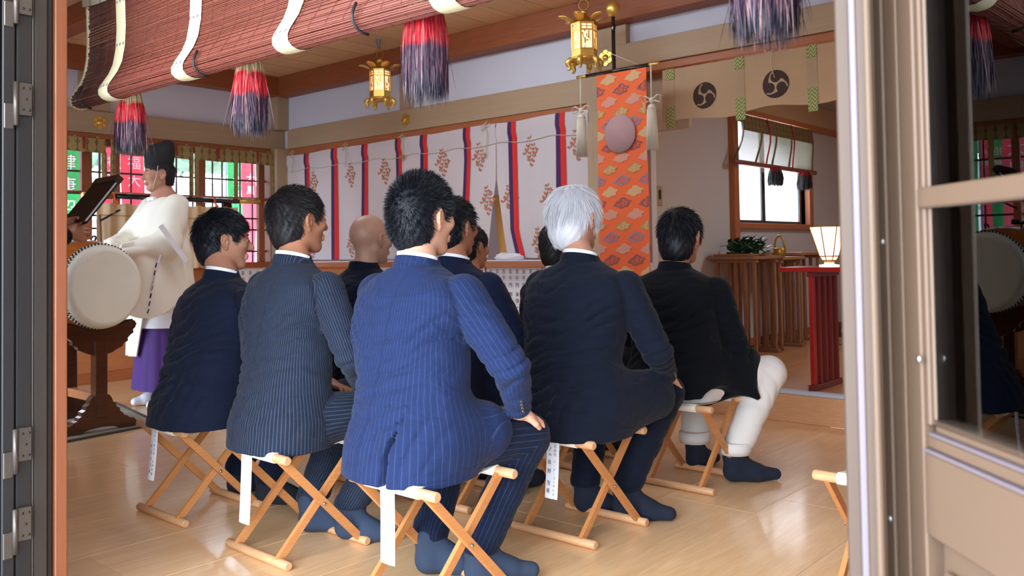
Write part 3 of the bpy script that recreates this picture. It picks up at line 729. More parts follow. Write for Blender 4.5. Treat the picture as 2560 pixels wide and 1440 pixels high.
bl = empty('bamboo_blind', (BX, 1.0, 1.5), 'large reddish bamboo blind rolled up at its foot over the entrance', 'blind')
Y0, Y1 = -.9, 2.875
m = MB(); d = .004; rb = random.Random(9)
zs_ = lambda y: .010*math.sin((y-1.0)*1.1)   # slight sag along the length
k = 0
while d < PL[-1]:
    x, z = on_prof(d); j = rb.uniform(-.0015, .0015); e = rb.uniform(0, .02)
    pts = [(x+j*.5+.0008*math.sin(y*4+k), y-1.0, z-1.5+j+zs_(y)) for y in [Y0+(Y1-e-Y0)*q/8 for q in range(9)]]
    m.tube([Vector(p) for p in pts], .00155+rb.random()*.0006, 5); d += .0046; k += 1
m.build('slat', 'bamboo', bl, kind='stuff', fixn=False)
m = MB()
for y in [Y0+.03+i*.062 for i in range(60)]:
    if y > Y1-.02: break
    ds = [PL[-1]*q/60 for q in range(61)]
    m.tube([(on_prof(q, .0022)[0], y-1.0, on_prof(q, .0022)[1]-1.5+zs_(y)) for q in ds], .0006, 4)
m.build('binding_thread', 'thread', bl, kind='stuff', fixn=False)
for yc in (2.635, 2.19, 1.715, 1.185, .66, .13, -.4):
    w = .062
    m = MB(); m.grid(lambda a, b: ((lambda q: (q[0], yc+w/2-w*a-1.0, q[1]-1.5+zs_(yc)))(on_prof(.01+(PL[-1]-.03)*b, .0045+.0012*math.sin(a*math.pi)))), 3, 60)
    m.build('cloth_strap', 'brocade_strap', bl, fixn=False)
m = MB(); m.grid(lambda a, b: ((lambda q: (q[0], Y1+.004-1.0+.010*a-.006, q[1]-1.5+zs_(Y1)))(on_prof(PL[-1]*b, -.003+.006*a))), 1, 70)
m.tube([(on_prof(PL[-1]*q/60)[0], Y1-1.0, on_prof(PL[-1]*q/60)[1]-1.5+zs_(Y1)) for q in range(61)], .005, 6)
m.build('edge_binding', 'brocade_strap', bl, fixn=False)
m = MB(); m.sheet(lambda a, b: (on_prof(.24*b-.0, .006)[0]-.004, Y1+.005-(Y1-Y0)*a-1.0, 2.10-1.5-b*(.24+.012*math.sin(a*40))), 90, 4, .004, (-1, 0, 0))
m.build('brocade_border', 'brocade_top', bl)
for yc in (2.80, 2.10, 1.45, .80):
    m = MB(); m.grid(lambda a, b: ((lambda q: (q[0], yc+.008-.016*a-1.0-.006*b, q[1]-1.5+zs_(yc)))(on_prof(PL[8]-.07+.14*b+.03, .010))), 1, 16)
    q0 = [(on_prof(PL[8]-.055+.17*s/14, .011)[0], yc-1.0-.02*s/14, on_prof(PL[8]-.055+.17*s/14, .011)[1]-1.5+zs_(yc)) for s in range(15)]
    m = MB(); m.tube(q0[3:10], .0035, 6); m.build('iron_hook', 'bronze_dark', bl, fixn=False)
m = MB(); m.tube([(.0, Y0-1.0, .61), (.0, Y1+.02-1.0, .61)], .02, 10); m.build('top_rod', 'stool_y', bl)
def tassel(x, y, ztop, h, r0, r1, n, mat, label, cat='tassel', group=None, w=.0011, flat=1, seed=1, knot=None):
    rs = np.random.RandomState(seed)
    th = rs.rand(n)*2*np.pi; q = np.sqrt(rs.rand(n)); q = .35+.65*q
    P = np.stack([q*r0*np.cos(th), q*r0*np.sin(th)*flat, rs.rand(n)*-.01], 1)
    out = np.stack([np.cos(th), np.sin(th)*flat, np.zeros(n)], 1)
    ln = h*(.78+.22*rs.rand(n))
    seg = 7; side = np.stack([-np.sin(th), np.cos(th), np.zeros(n)], 1)+rs.normal(size=(n, 3))*.5; side /= np.linalg.norm(side, axis=1, keepdims=True)
    vs = []; ph = rs.rand(n)*6; am = rs.rand(n)*.0055; stray = (rs.rand(n) < .06)*rs.rand(n)*.03
    for s in range(seg+1):
        t = s/seg; bul = math.sin(math.pi*min(1, t*1.05)*.62)**.8 if t > 0 else 0
        c = P+out*((q*(r1-r0)*bul)[:, None])+side*((am*np.sin(ph+t*7))[:, None])+out*((stray*t*t)[:, None]); c = c.copy(); c[:, 2] -= ln*t
        ww = w*(1-.6*t) if s < seg else 0
        vs += [c-side*ww, c+side*ww]
    V = np.stack(vs, 1).reshape(-1, 3); k = 2*(seg+1)
    Fb = np.array([(2*s, 2*s+1, 2*s+3, 2*s+2) for s in range(seg)]); F = (Fb[None]+(np.arange(n)*k)[:, None, None]).reshape(-1, 4)
    t = empty('tassel', (x, y, ztop), label, cat, group)
    o = raw('fringe', V, F, mat, t, attrs={'rnd': np.repeat(rs.rand(n), k)}); o['kind'] = 'stuff'
    m = MB(); m.lathe([(r0*.5, 0), (r0*.8, -h*.05), (r1*.72, -h*.35), (r1*.78, -h*.7), (r1*.55, -h*.86), (0.002, -h*.88)], (0, 0, 0), 14, 'z', 1, flat); m.build('core', mat, t)
    if knot: m = MB(); m.lathe([(r0*.9, -.012), (r0*1.08, 0), (r0*.8, .012)], (0, 0, 0), 14, 'z', 1, flat); m.build('cap', knot, t)
    return t
for i, (y, zt, lab) in enumerate(((2.655, 1.568, 'large tassel under the blind, leftmost, cream above red above purple'), (1.99, 1.566, 'large tassel under the blind, second from the left'),
        (1.328, 1.566, 'large tassel under the blind, third from the left, mostly red and purple'), (.575, 1.566, 'large tassel at the top right in front of the crest valance'))):
    tt_ = tassel(BX+.045, y, zt+(.035 if i == 2 else 0), .205+.005*(i % 2), .028, (.046, .044, .050, .050)[i], 1300, 'tassel_fibre', lab, group='big tassels under the entrance blind', w=.0015, seed=i+3)
    if i == 2: tt_.scale = (1, 1, 1.18)
# ---------------- hanging gilt lanterns
def lantern(x, y, label, rz):
    zb, zt = 2.24, 2.60   # underside of the feet, crown
    t = empty('hanging_lantern', (x, y, zb), label, 'lantern', 'gilt lanterns hanging from the ceiling', rz)
    H = lambda r, z, n=6, a=0: [(r*math.cos(math.pi*2*k/n+a), r*math.sin(math.pi*2*k/n+a), z) for k in range(n)]
    R = .083
    for k in range(6):   # six walls: frame with openwork panel
        a0, a1 = math.pi/3*k, math.pi/3*(k+1)
        p0 = Vector((R*math.cos(a0), R*math.sin(a0), 0)); p1 = Vector((R*math.cos(a1), R*math.sin(a1), 0)); nn = ((p0+p1)/2).normalized()
        m = MB()
        def slab(u0, u1, z0, z1, th=.003, off=0):
            a = p0.lerp(p1, u0)+nn*off; b = p0.lerp(p1, u1)+nn*off; c = nn*th
            vs = [a+Vector((0, 0, z0)), b+Vector((0, 0, z0)), b+Vector((0, 0, z1)), a+Vector((0, 0, z1))]
            m.add(vs+[v+c for v in vs], [(0, 1, 2, 3), (7, 6, 5, 4), (0, 4, 5, 1), (1, 5, 6, 2), (2, 6, 7, 3), (3, 7, 4, 0)])
        slab(0, 1, .075, .135); slab(0, .09, .135, .305, .005); slab(.91, 1, .135, .305, .005); slab(0, 1, .295, .312, .006); slab(0, 1, .252, .262, .004)
        slab(.47, .53, .262, .296); slab(0, 1, .276, .281); slab(0, 1, .075, .083, .008); slab(0, 1, .128, .136, .006)
        rr = random.Random(k)   # vine tracery
        for q in range(11):
            u, z = rr.uniform(.12, .88), rr.uniform(.14, .25); s = rr.uniform(.04, .09)
            if q < 4: slab(u-.02, u+.10, z-.006, z+.004, .002)
            else: slab(u-s*.35, u+s*.35, z-s*.12, z+s*.14, .002)
        slab(.30, .42, .165, .195, .002); slab(.62, .72, .20, .25, .002); slab(.44, .64, .182, .190, .002)
        m.build('side_panel', 'gold', t, loc=(0, 0, 0))
    m = MB(); m.lathe([(R-.012, .13), (R-.012, .30)], (0, 0, 0), 6); m.build('glowing_liner', 'lantern_paper', t, loc=(0, 0, 0))
    for f in m.sm: pass
    m = MB(); m.lathe([(.03, .052), (.085, .058), (.098, .066), (.100, .074), (.088, .082), (.03, .082)], (0, 0, 0), 24); m.build('base_ring', 'gold', t, loc=(0, 0, 0))
    for k in range(6):
        a = math.pi/3*k; c = Vector((math.cos(a), math.sin(a), 0))
        m = MB(); m.tube([c*.07+Vector((0, 0, .062)), c*.098+Vector((0, 0, .066)), c*.112+Vector((0, 0, .054)), c*.112+Vector((0, 0, .034)), c*.098+Vector((0, 0, .018)), c*.106+Vector((0, 0, .004)), c*.118+Vector((0, 0, .0))], [.016, .020, .020, .018, .012, .009, .006], 10)
        m.build('foot', 'gold', t, loc=(0, 0, 0))
    m = MB(); m.lathe([(.10, .310), (.088, .322), (.05, .345), (.02, .366), (.012, .372)], (0, 0, 0), 6); m.build('roof', 'gold_dark', t, loc=(0, 0, 0))
    for k in range(6):
        a = math.pi/3*k; m = MB()
        def leafp(u, v, a=a):
            r = .078+.092*u; wd = .033*math.sin(math.pi*(.18+.78*u))**.7
            s = (v-.5)*2*wd; z = .312+.030*math.sin(u*1.6)+.01*(abs(v-.5)*2)**2
            return (r*math.cos(a)-s*math.sin(a), r*math.sin(a)+s*math.cos(a), z)
        m.sheet(leafp, 8, 4, .002, (0, 0, 1)); m.build('roof_petal', 'gold', t, loc=(0, 0, 0))
    m = MB(); m.lathe([(.008, .362), (.022, .372), (.030, .384), (.022, .396), (.010, .402)], (0, 0, 0), 14); m.build('finial', 'gold', t, loc=(0, 0, 0))
    m = MB(); m.tube([(0, .034*math.sin(2*math.pi*q/20), .436-.034*math.cos(2*math.pi*q/20)) for q in range(21)], .0032, 6, False); m.build('ring', 'gold_dark', t, loc=(0, 0, 0))
    m = MB(); m.tube([(0, 0, .468), (.002, 0, .52), (0, 0, 2.80-zb)], .0025, 6); m.build('chain', 'hinge_steel', t, loc=(0, 0, 0))
    m = MB(); m.lathe([(.008, .50), (.013, .503), (.02, .553), (.028, 2.80-zb)], (0, 0.012, 0), 12); m.build('ceiling_cup', 'far_frame', t, loc=(0, 0, 0))
    m = MB(); m.tube([(0, .012, .50), (0, .05, .45), (.01, .03, .40), (.0, .01, .36)], .0015, 5); m.build('wire', 'wire', t, loc=(0, 0, 0))
    l = bpy.data.lights.new('lantern_bulb', 'POINT'); l.energy = 1.2; l.color = (1, .6, .3); l.shadow_soft_size = .02
    o = bpy.data.objects.new('lantern_bulb', l); COL.objects.link(o); o.location = (x, y, zb+.2)
LAN = []
lantern(4.65, 5.48, 'gilt hanging lantern nearer the room corner, left of the two', math.radians(12))
lantern(4.65, 3.41, 'larger looking gilt hanging lantern beside the orange hanging, right of the two', math.radians(20))
# ---------------- gilt hexagonal nail covers
def boss(x, y, z, face, label):
    t = empty('nail_cover', (x, y, z), label, 'ornament', 'gilt hexagonal nail covers on the beams')
    ax = 'x' if face == 'x' else 'y'
    R = .058
    pts = []
    for k in range(6):
        a = math.pi/3*k+math.pi/6; b = a+math.pi/6
        pts += [(R*math.cos(a), R*math.sin(a)), (R*.94*math.cos(a+.26), R*.94*math.sin(a+.26)), (R*.80*math.cos(b), R*.80*math.sin(b)), (R*.94*math.cos(a+math.pi/3-.26), R*.94*math.sin(a+math.pi/3-.26))]
    m = MB()
    if ax == 'x': m.prism(pts, -.006, .0, 'yz')
    else: m.prism(pts, -.006, .0, 'xz')
    m.build('plate', 'gold', t, loc=(0, 0, 0))
    m = MB(); m.lathe([(.022, -.006), (.024, -.010), (.018, -.018), (.008, -.022), (.002, -.023)], (0, 0, 0), 14, ax); m.build('boss', 'gold', t, loc=(0, 0, 0))
    m = MB()
    for k in range(6):
        a = math.pi/3*k; c = (R*.66*math.cos(a), R*.66*math.sin(a))
        m.lathe([(.0045, -.0062), (.004, -.0075), (0.0005, -.0078)], ((0, c[0], c[1]) if ax == 'x' else (c[0], 0, c[1])), 6, ax)
    m.build('rivet', 'crest_brown', t, loc=(0, 0, 0))
boss(3.241, YA-.046, 2.19, 'y', 'gilt hexagonal nail cover on the beam above the lattice window')
boss(XB-.046, 5.60, 2.192, 'x', 'gilt hexagonal nail cover on the beam above the white curtain')
boss(XB-.064, 3.49, 2.392, 'x', 'gilt hexagonal nail cover between lantern and black pole')
# ---------------- white curtain with red and purple stripes
CX = XB-.055
ct = empty('striped_curtain', (CX, 5.5, 2.0), 'long white curtain with red and purple stripes and rust printed motifs', 'curtain')
edges = [7.33, 7.011, 6.575, 6.122, 5.681, 5.353, 4.858, 4.381, 3.907, 3.66]
def cy(y, v):      # lateral drift of the folds as the cloth falls
    s = 0
    if 5.2 < y < 5.8: s += .10*v*(y-5.681 > -.02)*(5.8-y)/.12*0
    if y < 4.72 and y > 4.40: s -= .13*v*v*math.sin((y-4.40)/.32*math.pi/2)*0
    return y+s
def cdepth(y, v): return .020*math.sin(y*9+.6*math.sin(y*3))*(.35+v)+.006*math.sin(y*31+v*2)*v+(.018*math.sin(math.pi*min(1, v*6))if v < .17 else .018*math.sin(math.pi)) 
def cz(y, v):
    zt = 2.018+.03*(7.3-y)/3.7+.010*abs(math.sin(y*3.6)); return zt+(1.0-zt)*v
def cpt(y, v, off=0):
    sp = 0
    if 4.62 < y < 4.90 and False: sp = 0
    d = cdepth(y, v); return (d-off-.03*math.exp(-((v-.07)/.05)**2), cy(y, v)-5.5, cz(y, v)-2.0)
SPL = 4.545
for i in range(len(edges)-1):
    y0, y1 = edges[i], edges[i+1]
    if y0 > SPL > y1:
        a = y0; 
        def left(u, v, a=a):
            yb = SPL+.0+.09*max(0, v-.42)/.58
            y = a+(yb-a)*u; return cpt(y, v)
        def right(u, v, b=y1):
            yb = SPL-.01-.08*max(0, v-.42)/.58
            y = yb+(b-yb)*u; return cpt(y, v)
        m = MB(); m.sheet(left, 10, 24, .002, (1, 0, 0)); m.build('panel', 'curtain_white', ct)
        m = MB(); m.sheet(right, 6, 24, .002, (1, 0, 0)); m.build('panel', 'curtain_white', ct)
    else:
        m = MB(); m.sheet(lambda u, v: cpt(y0+(y1-y0)*u, v), 14, 24, .002, (1, 0, 0)); m.build('panel', 'curtain_white', ct)
for i, y in enumerate(edges[1:-1]):
    w = .038
    bend = lambda v: (.055*max(0, v-.80)/.2*-1 if i == 6 else (.10*max(0, v-.25)*(1 if i == 5 else 0)))
    m = MB(); m.sheet(lambda u, v: cpt(y+w-w*u+bend(v), v, .006), 2, 24, .002, (1, 0, 0)); m.build('purple_stripe', 'stripe_purple', ct)
    m = MB(); m.sheet(lambda u, v: cpt(y-w*1.15*u+bend(v), v, .007), 2, 24, .002, (1, 0, 0)); m.build('red_stripe', 'stripe_red', ct)
def motif(m, y, z, s):
    """diamond shaped sprig of small leaves"""
    rows = [(1.0, [0]), (.72, [-.12, .12]), (.45, [-.26, 0, .28]), (.18, [-.42, -.14, .16, .44]), (-.08, [-.5, -.2, .1, .4]), (-.34, [-.28, 0, .26]), (-.6, [-.12, .14]), (-.9, [0.02])]
    for r, xs in rows:
        for k, u in enumerate(xs):
            a = (k*37+r*50) % 3-1; l = s*.23; cyy, czz = y+u*s*1.15, z+r*s*.95
            v = (2.02-czz)/1.02
            for an in (a*.7+.4, a*.7-.9):
                dy, dz = math.sin(an)*l*1.5, math.cos(an)*l
                q = [(cyy, czz), (cyy+dy*.5+dz*.28, czz+dz*.5-dy*.28), (cyy+dy, czz+dz), (cyy+dy*.5-dz*.28, czz+dz*.5+dy*.28)]
                m.add([(cdepth(a_, v)-.0035-.03*math.exp(-((v-.07)/.05)**2), a_-5.5, b_-2.0) for a_, b_ in q], [(0, 1, 2, 3)])
for y, z in ((6.90, 1.72), (6.35, 1.76), (5.88, 1.76), (5.15, 1.78), (4.72, 1.79), (4.20, 1.79), (3.77, 1.80), (6.78, 1.40), (5.72, 1.38), (4.63, 1.44), (4.42, 1.44), (4.02, 1.42), (6.93, 1.12), (6.36, 1.12), (4.12, 1.10), (5.1, 1.12), (7.22, 1.45), (5.3, 1.45)):
    m = MB(); motif(m, y, z, .112); m.build('printed_motif', 'motif_rust', ct, fixn=False)
pts = []
for q in range(121):
    y = 7.3-q*(3.62/120); pts.append((cdepth(y, .15)-.012, y-5.5, 1.885+.02*(7.3-y)/3.7-.022*abs(math.sin(y*6.3))-2.0))
m = MB(); m.tube(pts, .0028, 5); m.build('basting_cord', 'cord', ct, fixn=False)
for y in (7.2, 6.37, 5.60, 4.62):
    m = MB(); m.tube([(-.02, y-5.5, .07), (-.035, y-5.5+.02, .05), (-.03, y-5.5-.01, -.02), (-.032, y-5.5+.004, -.16 if y != 4.62 else -.22)], .0035, 5)
    m.tube([(-.02, y-5.5, .06), (-.045, y-5.5+.04, .04), (-.03, y-5.5+.05, .0), (-.03, y-5.5, .03), (-.04, y-5.5-.045, .05)], .003, 5); m.build('tie_cord', 'cord', ct, fixn=False)
m = MB(); m.bbox(-.045, -.038, 5.56-5.5, 5.62-5.5, -.145, -.115); m.build('name_patch', 'motif_rust', ct)
m = MB((XB+.04, 4.53, .985)); m.beam((XB+.04, 4.53, .985), (XB+.015, 4.56, 1.50), .15, .012, (1, 0, 0)); m.build('wooden_slat', 'plank_yellow', label='upright yellow wooden slat seen through the split of the curtain', cat='slat')
# plastic bag on the sill
rr = np.random.RandomState(2)
bm = bmesh.new(); bmesh.ops.create_icosphere(bm, subdivisions=3, radius=1)
for v in bm.verts:
    c = v.co.copy(); n_ = 1+.18*math.sin(c.x*7+c.y*5)+.14*math.sin(c.z*11+c.y*9)
    v.co = Vector((c.x*.05*n_, c.y*.13*n_, max(-.018, c.z*.035*n_)+.02))
me = bpy.data.meshes.new('bag'); bm.to_mesh(me); bm.free(); me.polygons.foreach_set('use_smooth', [True]*len(me.polygons))
bg_ = link('plastic_bag', me, 'bag_plastic', None, (XB-.062, 4.42, .984)); tagit(bg_, 'crumpled white plastic bag on the sill below the curtain split', 'bag')
# ---------------- donor notices pinned on the walls
def notice(x, y0, y1, z0, z1, cols, label, grp='paper notices under the sill'):
    t = empty('paper_notice', (x, (y0+y1)/2, z0), label, 'notice', grp)
    w = y1-y0; m = MB(); m.sheet(lambda a, b: (-.003-.002*math.sin(a*8+b*5), w/2-w*a, (z1-z0)*(1-b)), 8, 6, .001, (1, 0, 0)); m.build('sheet', 'paper', t, loc=(0, 0, 0))
    if cols:
        m = MB(); it = []
        for s, u, v0, stp, sz in cols: it += column(s, u, v0, stp, sz)
        glyphs(m, it, (-.0062, 0, 0), (0, -1, 0), (0, 0, 1)); m.build('lettering', 'ink', t, loc=(0, 0, 0), fixn=False)
    for yy in (-w/2+.03, w/2-.03):
        m = MB(); m.lathe([(.007, -.006), (.006, -.010), (.001, -.012)], (0, yy, z1-z0-.006), 8, 'x'); m.build('pin', 'gold', t, loc=(0, 0, 0))
    return t
h = .58
cs = [('五千円大北秀文', .02, .535, .058, .042), ('五千円栄田一美', -.048+.0, .535, .058, .042)]
cols = []
names = ['西田町会', '名古屋会', '吉川正男', '西村', '栄田一美', '大北秀文', '高橋第二町会', '町内会']
for i in range(8):
    u = -.235+.068*i
    cols.append(('五千円', u, .535, .052, .038)); cols.append((names[i], u, .36, .050, .036))
notice(XB-.012, 4.14, 4.70, .36, .94, cols, 'lettered donor notice between the pinstripe man and the white haired man')
notice(XB-.012, 4.72, 5.28, .36, .94, cols[:10], 'donor notice left of the lettered one, behind the men')
notice(XB-.012, 5.30, 6.3, .36, .94, None, 'wide pale notice sheet behind the bald man')
notice(XB-.0115, 3.70, 4.13, .30, .935, [('五千円', .12, .58, .06, .04), ('一万円', -.02, .34, .06, .045)], 'right end donor notice behind the white haired man')
notice(XB-.012, 4.2, 4.9, .02, .345, [('一万円', -.2, .30, .06, .045), ('一万円', 0, .30, .06, .045), ('五千円', .2, .30, .06, .045)], 'lower donor notice below the lettered one')
t = empty('paper_notice', (4.6, YA-.024, .4), 'pale notice under the lattice window sill near the corner', 'notice', 'paper notices under the sill')
m = MB(); m.sheet(lambda a, b: (-.3+.6*a, -.002-.002*math.sin(a*8), .53*(1-b)), 8, 4, .001, (0, 1, 0)); m.build('sheet', 'paper', t, loc=(0, 0, 0))
m = MB(); it = []
for i in range(7): it += column('五千円大北', -.24+.08*i, .48, .06, .04)
glyphs(m, it, (0, -.0062, 0), (1, 0, 0), (0, 0, 1)); m.build('lettering', 'ink', t, loc=(0, 0, 0), fixn=False)
# ---------------- orange brocade hanging with moon disc on its black pole
bn = empty('brocade_banner', (4.70, 3.14, 0), 'tall orange cloud brocade hanging with a mauve disc on a black pole', 'banner')
sc_ = 4.70/4.5
zf = lambda z: 1.05+(z-1.05)*sc_
m = MB(); m.tube([(.02, .085, .0), (.02, .085, zf(2.52))], .013, 12); m.lathe([(.013, zf(2.42)), (.017, zf(2.44)), (.013, zf(2.46))], (.02, .085, 0), 12); m.build('pole', 'black_lacquer', bn, loc=(0, 0, 0))
m = MB(); m.lathe([(.01, zf(2.51)), (.03, zf(2.52)), (.046, zf(2.55)), (.046, zf(2.575)), (.03, zf(2.60)), (.008, zf(2.615))], (.02, .085, 0), 18); m.build('gilt_ball', 'gold', bn, loc=(0, 0, 0))
m = MB(); m.bbox(-.2, .24, -.15, .32, 0, .05); m.bbox(-.1, .14, -.05, .22, .05, .11); m.build('pole_foot', 'black_lacquer', bn, loc=(0, 0, 0))
zc = zf(2.163)
m = MB(); m.tube([(-.002, .29, zc), (-.002, -.20, zc)], .0125, 10); m.build('cross_bar', 'black_lacquer', bn, loc=(0, 0, 0))
for a, b in ((.29, .37), (-.20, -.27)):
    m = MB(); m.tube([(-.002, a, zc), (-.002, a+(b-a)*.3, zc), (-.002, b, zc)], [.0145, .011, .0115], 10); m.build('gilt_tip', 'gold', bn, loc=(0, 0, 0))
m = MB(); m.tube([(-.01, .22, zc+.012), (.0, .085, zc+.115), (-.01, -.12, zc+.012)], .003, 5); m.build('hanging_cord', 'cord', bn, loc=(0, 0, 0))
Yb0, Yb1 = .205, -.180
def bp(u, v): return (-.012+.004*math.sin(v*9+u*3)-.0, Yb0+(Yb1-Yb0)*u+.0*v, zc-.012-(zc-.42)*v)
m = MB(); m.sheet(bp, 6, 30, .004, (1, 0, 0)); m.build('cloth', 'banner_orange', bn, loc=(0, 0, 0))
def cloud(y, z, s, rs_):
    blobs = [(0, 0, .40, .30), (.28, .12, .24, .20), (-.28, -.02, .26, .22), (.05, .26, .26, .22), (-.1, -.24, .26, .17), (.3, -.12, .22, .16)]
    pts = []
    for k in range(28):
        a = 2*math.pi*k/28; r = 0
        for bx, bz, bw, bh in blobs:
            # support of each lobe along the ray
            for q in range(1, 60):
                rr_ = q*.0125; px_, pz_ = rr_*math.cos(a), rr_*math.sin(a)
                if ((px_-bx)/bw)**2+((pz_-bz)/bh)**2 < 1: r = max(r, rr_)
        if k in (1, 2): r = max(r, .74-.18*(k-1))
        if k in (15, 16): r = max(r, .72-.18*(k-15))
        pts.append((y-r*math.cos(a)*s, z+r*math.sin(a)*s*.82))
    return pts
CL = cloud(0, 0, 1, 0)
rows = 17; kinds = ['cloud_cream', 'cloud_mauve', 'cloud_pink', 'cloud_gold', 'cloud_blue', 'cloud_cream', 'cloud_mauve', 'cloud_pink', 'cloud_gold', 'cloud_blue', 'cloud_cream', 'cloud_mauve', 'cloud_pink', 'cloud_gold', 'cloud_blue', 'cloud_pink', 'cloud_mauve', 'cloud_cream', 'cloud_gold', 'cloud_pink', 'cloud_blue']
def clip_poly(p, lo, hi):
    for s, c in ((1, lo), (-1, -hi)):
        out = []
        for i in range(len(p)):
            a, b = p[i], p[(i+1) % len(p)]; ia, ib = s*a[0] >= c, s*b[0] >= c
            if ia: out.append(a)
            if ia != ib:
                t_ = (c/s-a[0])/(b[0]-a[0]); out.append((c/s, a[1]+(b[1]-a[1])*t_))
        p = out
        if len(p) < 3: return []
    return p
def cloud_mesh(m, y, z, s, off, hole=0):
    p = clip_poly([(y+a*s, z+b*s) for a, b in CL], Yb1+.002, Yb0-.002)
    if len(p) < 3: return
    cyy = sum(q[0] for q in p)/len(p); czz = sum(q[1] for q in p)/len(p)
    vv = lambda a, b: (bp((Yb0-a)/(Yb0-Yb1), (zc-.012-b)/(zc-.42))[0]-off, a, b)
    if hole: 
        q = [(cyy+(a-cyy)*.72, czz+(b-czz)*.72) for a, b in p]; n = len(p)
        m.add([vv(*a) for a in p]+[vv(*a) for a in q], [(i, (i+1) % n, n+(i+1) % n, n+i) for i in range(n)])
        for k in range(5):
            an = k*1.3; r = s*.2; c0, c1 = cyy+math.cos(an)*s*.22, czz+math.sin(an)*s*.14
            ring = [(c0+math.cos(2*math.pi*j/10)*r*.5, c1+math.sin(2*math.pi*j/10)*r*.42) for j in range(10)]; ri = [(c0+math.cos(2*math.pi*j/10)*r*.3, c1+math.sin(2*math.pi*j/10)*r*.25) for j in range(10)]
            m.add([vv(min(max(a, Yb1), Yb0), b) for a, b in ring+ri], [(j, (j+1) % 10, 10+(j+1) % 10, 10+j) for j in range(10)])
    else: m.add([vv(cyy, czz)]+[vv(*a) for a in p], [(0, i+1, (i+1) % len(p)+1) for i in range(len(p))])
for r in range(23):
    z = zc-.055-r*.0735; st_ = 0 if r % 2 == 0 else .5
    for k in (-1, 0, 1, 2):
        y = Yb0-.095-(k+st_-.0)*.19
        if y < Yb1-.06 or y > Yb0+.06: continue
        mt = kinds[r % 21]; m = MB()
        cloud_mesh(m, y, z, .098, .0025, hole=mt in ('cloud_mauve', 'cloud_blue', 'cloud_gold'))
        if m.f:
            if mt == 'cloud_gold' : m2 = MB(); cloud_mesh(m2, y, z, .098, .002); m2.build('woven_cloud', 'cloud_cream', bn, loc=(0, 0, 0), fixn=False)
            m.build('woven_cloud', mt, bn, loc=(0, 0, 0), fixn=False)
m = MB(); m.lathe([(.118, .003), (.121, .0), (.119, -.003), (.0, -.0035)], (-.027, .018, zf(1.765)), 40, 'x', 1, 1.02); m.build('moon_disc', 'mauve_disc', bn, loc=(0, 0, 0))
for yy, z1 in ((.335, zf(1.652)), (-.215, zf(1.652))):
    tt = empty('cord_tassel', (4.69, 3.14+yy, zc), 'cream cord tassel with a bow hanging %s of the orange hanging' % ('left' if yy > 0 else 'right'), 'tassel', 'cream cord tassels by the orange hanging')
    m = MB(); m.tube([(0, 0, 0), (0, .002, -.22)], .005, 6); m.build('cord', 'white_cord', tt, loc=(0, 0, 0))
    m = MB(); zk = -.225
    for s in (-1, 1): m.tube([(0, 0, zk), (-.006, s*.045, zk+.028), (-.006, s*.07, zk+.02), (-.004, s*.06, zk-.02), (-.002, s*.02, zk-.004)], .0045, 6)
    m.lathe([(.003, zk-.022), (.014, zk-.012), (.016, zk), (.012, zk+.012), (.003, zk+.02)], (0, 0, 0), 12); m.build('bow_knot', 'white_cord', tt, loc=(0, 0, 0))
    zt_ = zk-.045; h_ = (zc-z1)+zt_; 
    m = MB(); m.lathe([(.008, zt_+.02), (.022, zt_+.012), (.026, zt_), (.030, zt_-.03), (.034, zt_-h_), (.02, zt_-h_-.002)], (0, 0, 0), 22); m.build('tassel_skirt', 'white_cord', tt, loc=(0, 0, 0))
    m = MB()
    for k in range(26):
        a = 2*math.pi*k/26; m.tube([(.029*math.cos(a), .029*math.sin(a), zt_-.015), (.036*math.cos(a), .036*math.sin(a), zt_-h_-.004)], .003, 4)
    m.tube([(.027*math.cos(a), .027*math.sin(a), zt_-.006) for a in [2*math.pi*q/16 for q in range(17)]], .004, 5, False)
    q_ = m.build('strand', 'white_cord', tt, loc=(0, 0, 0), fixn=False); q_['kind'] = 'stuff'
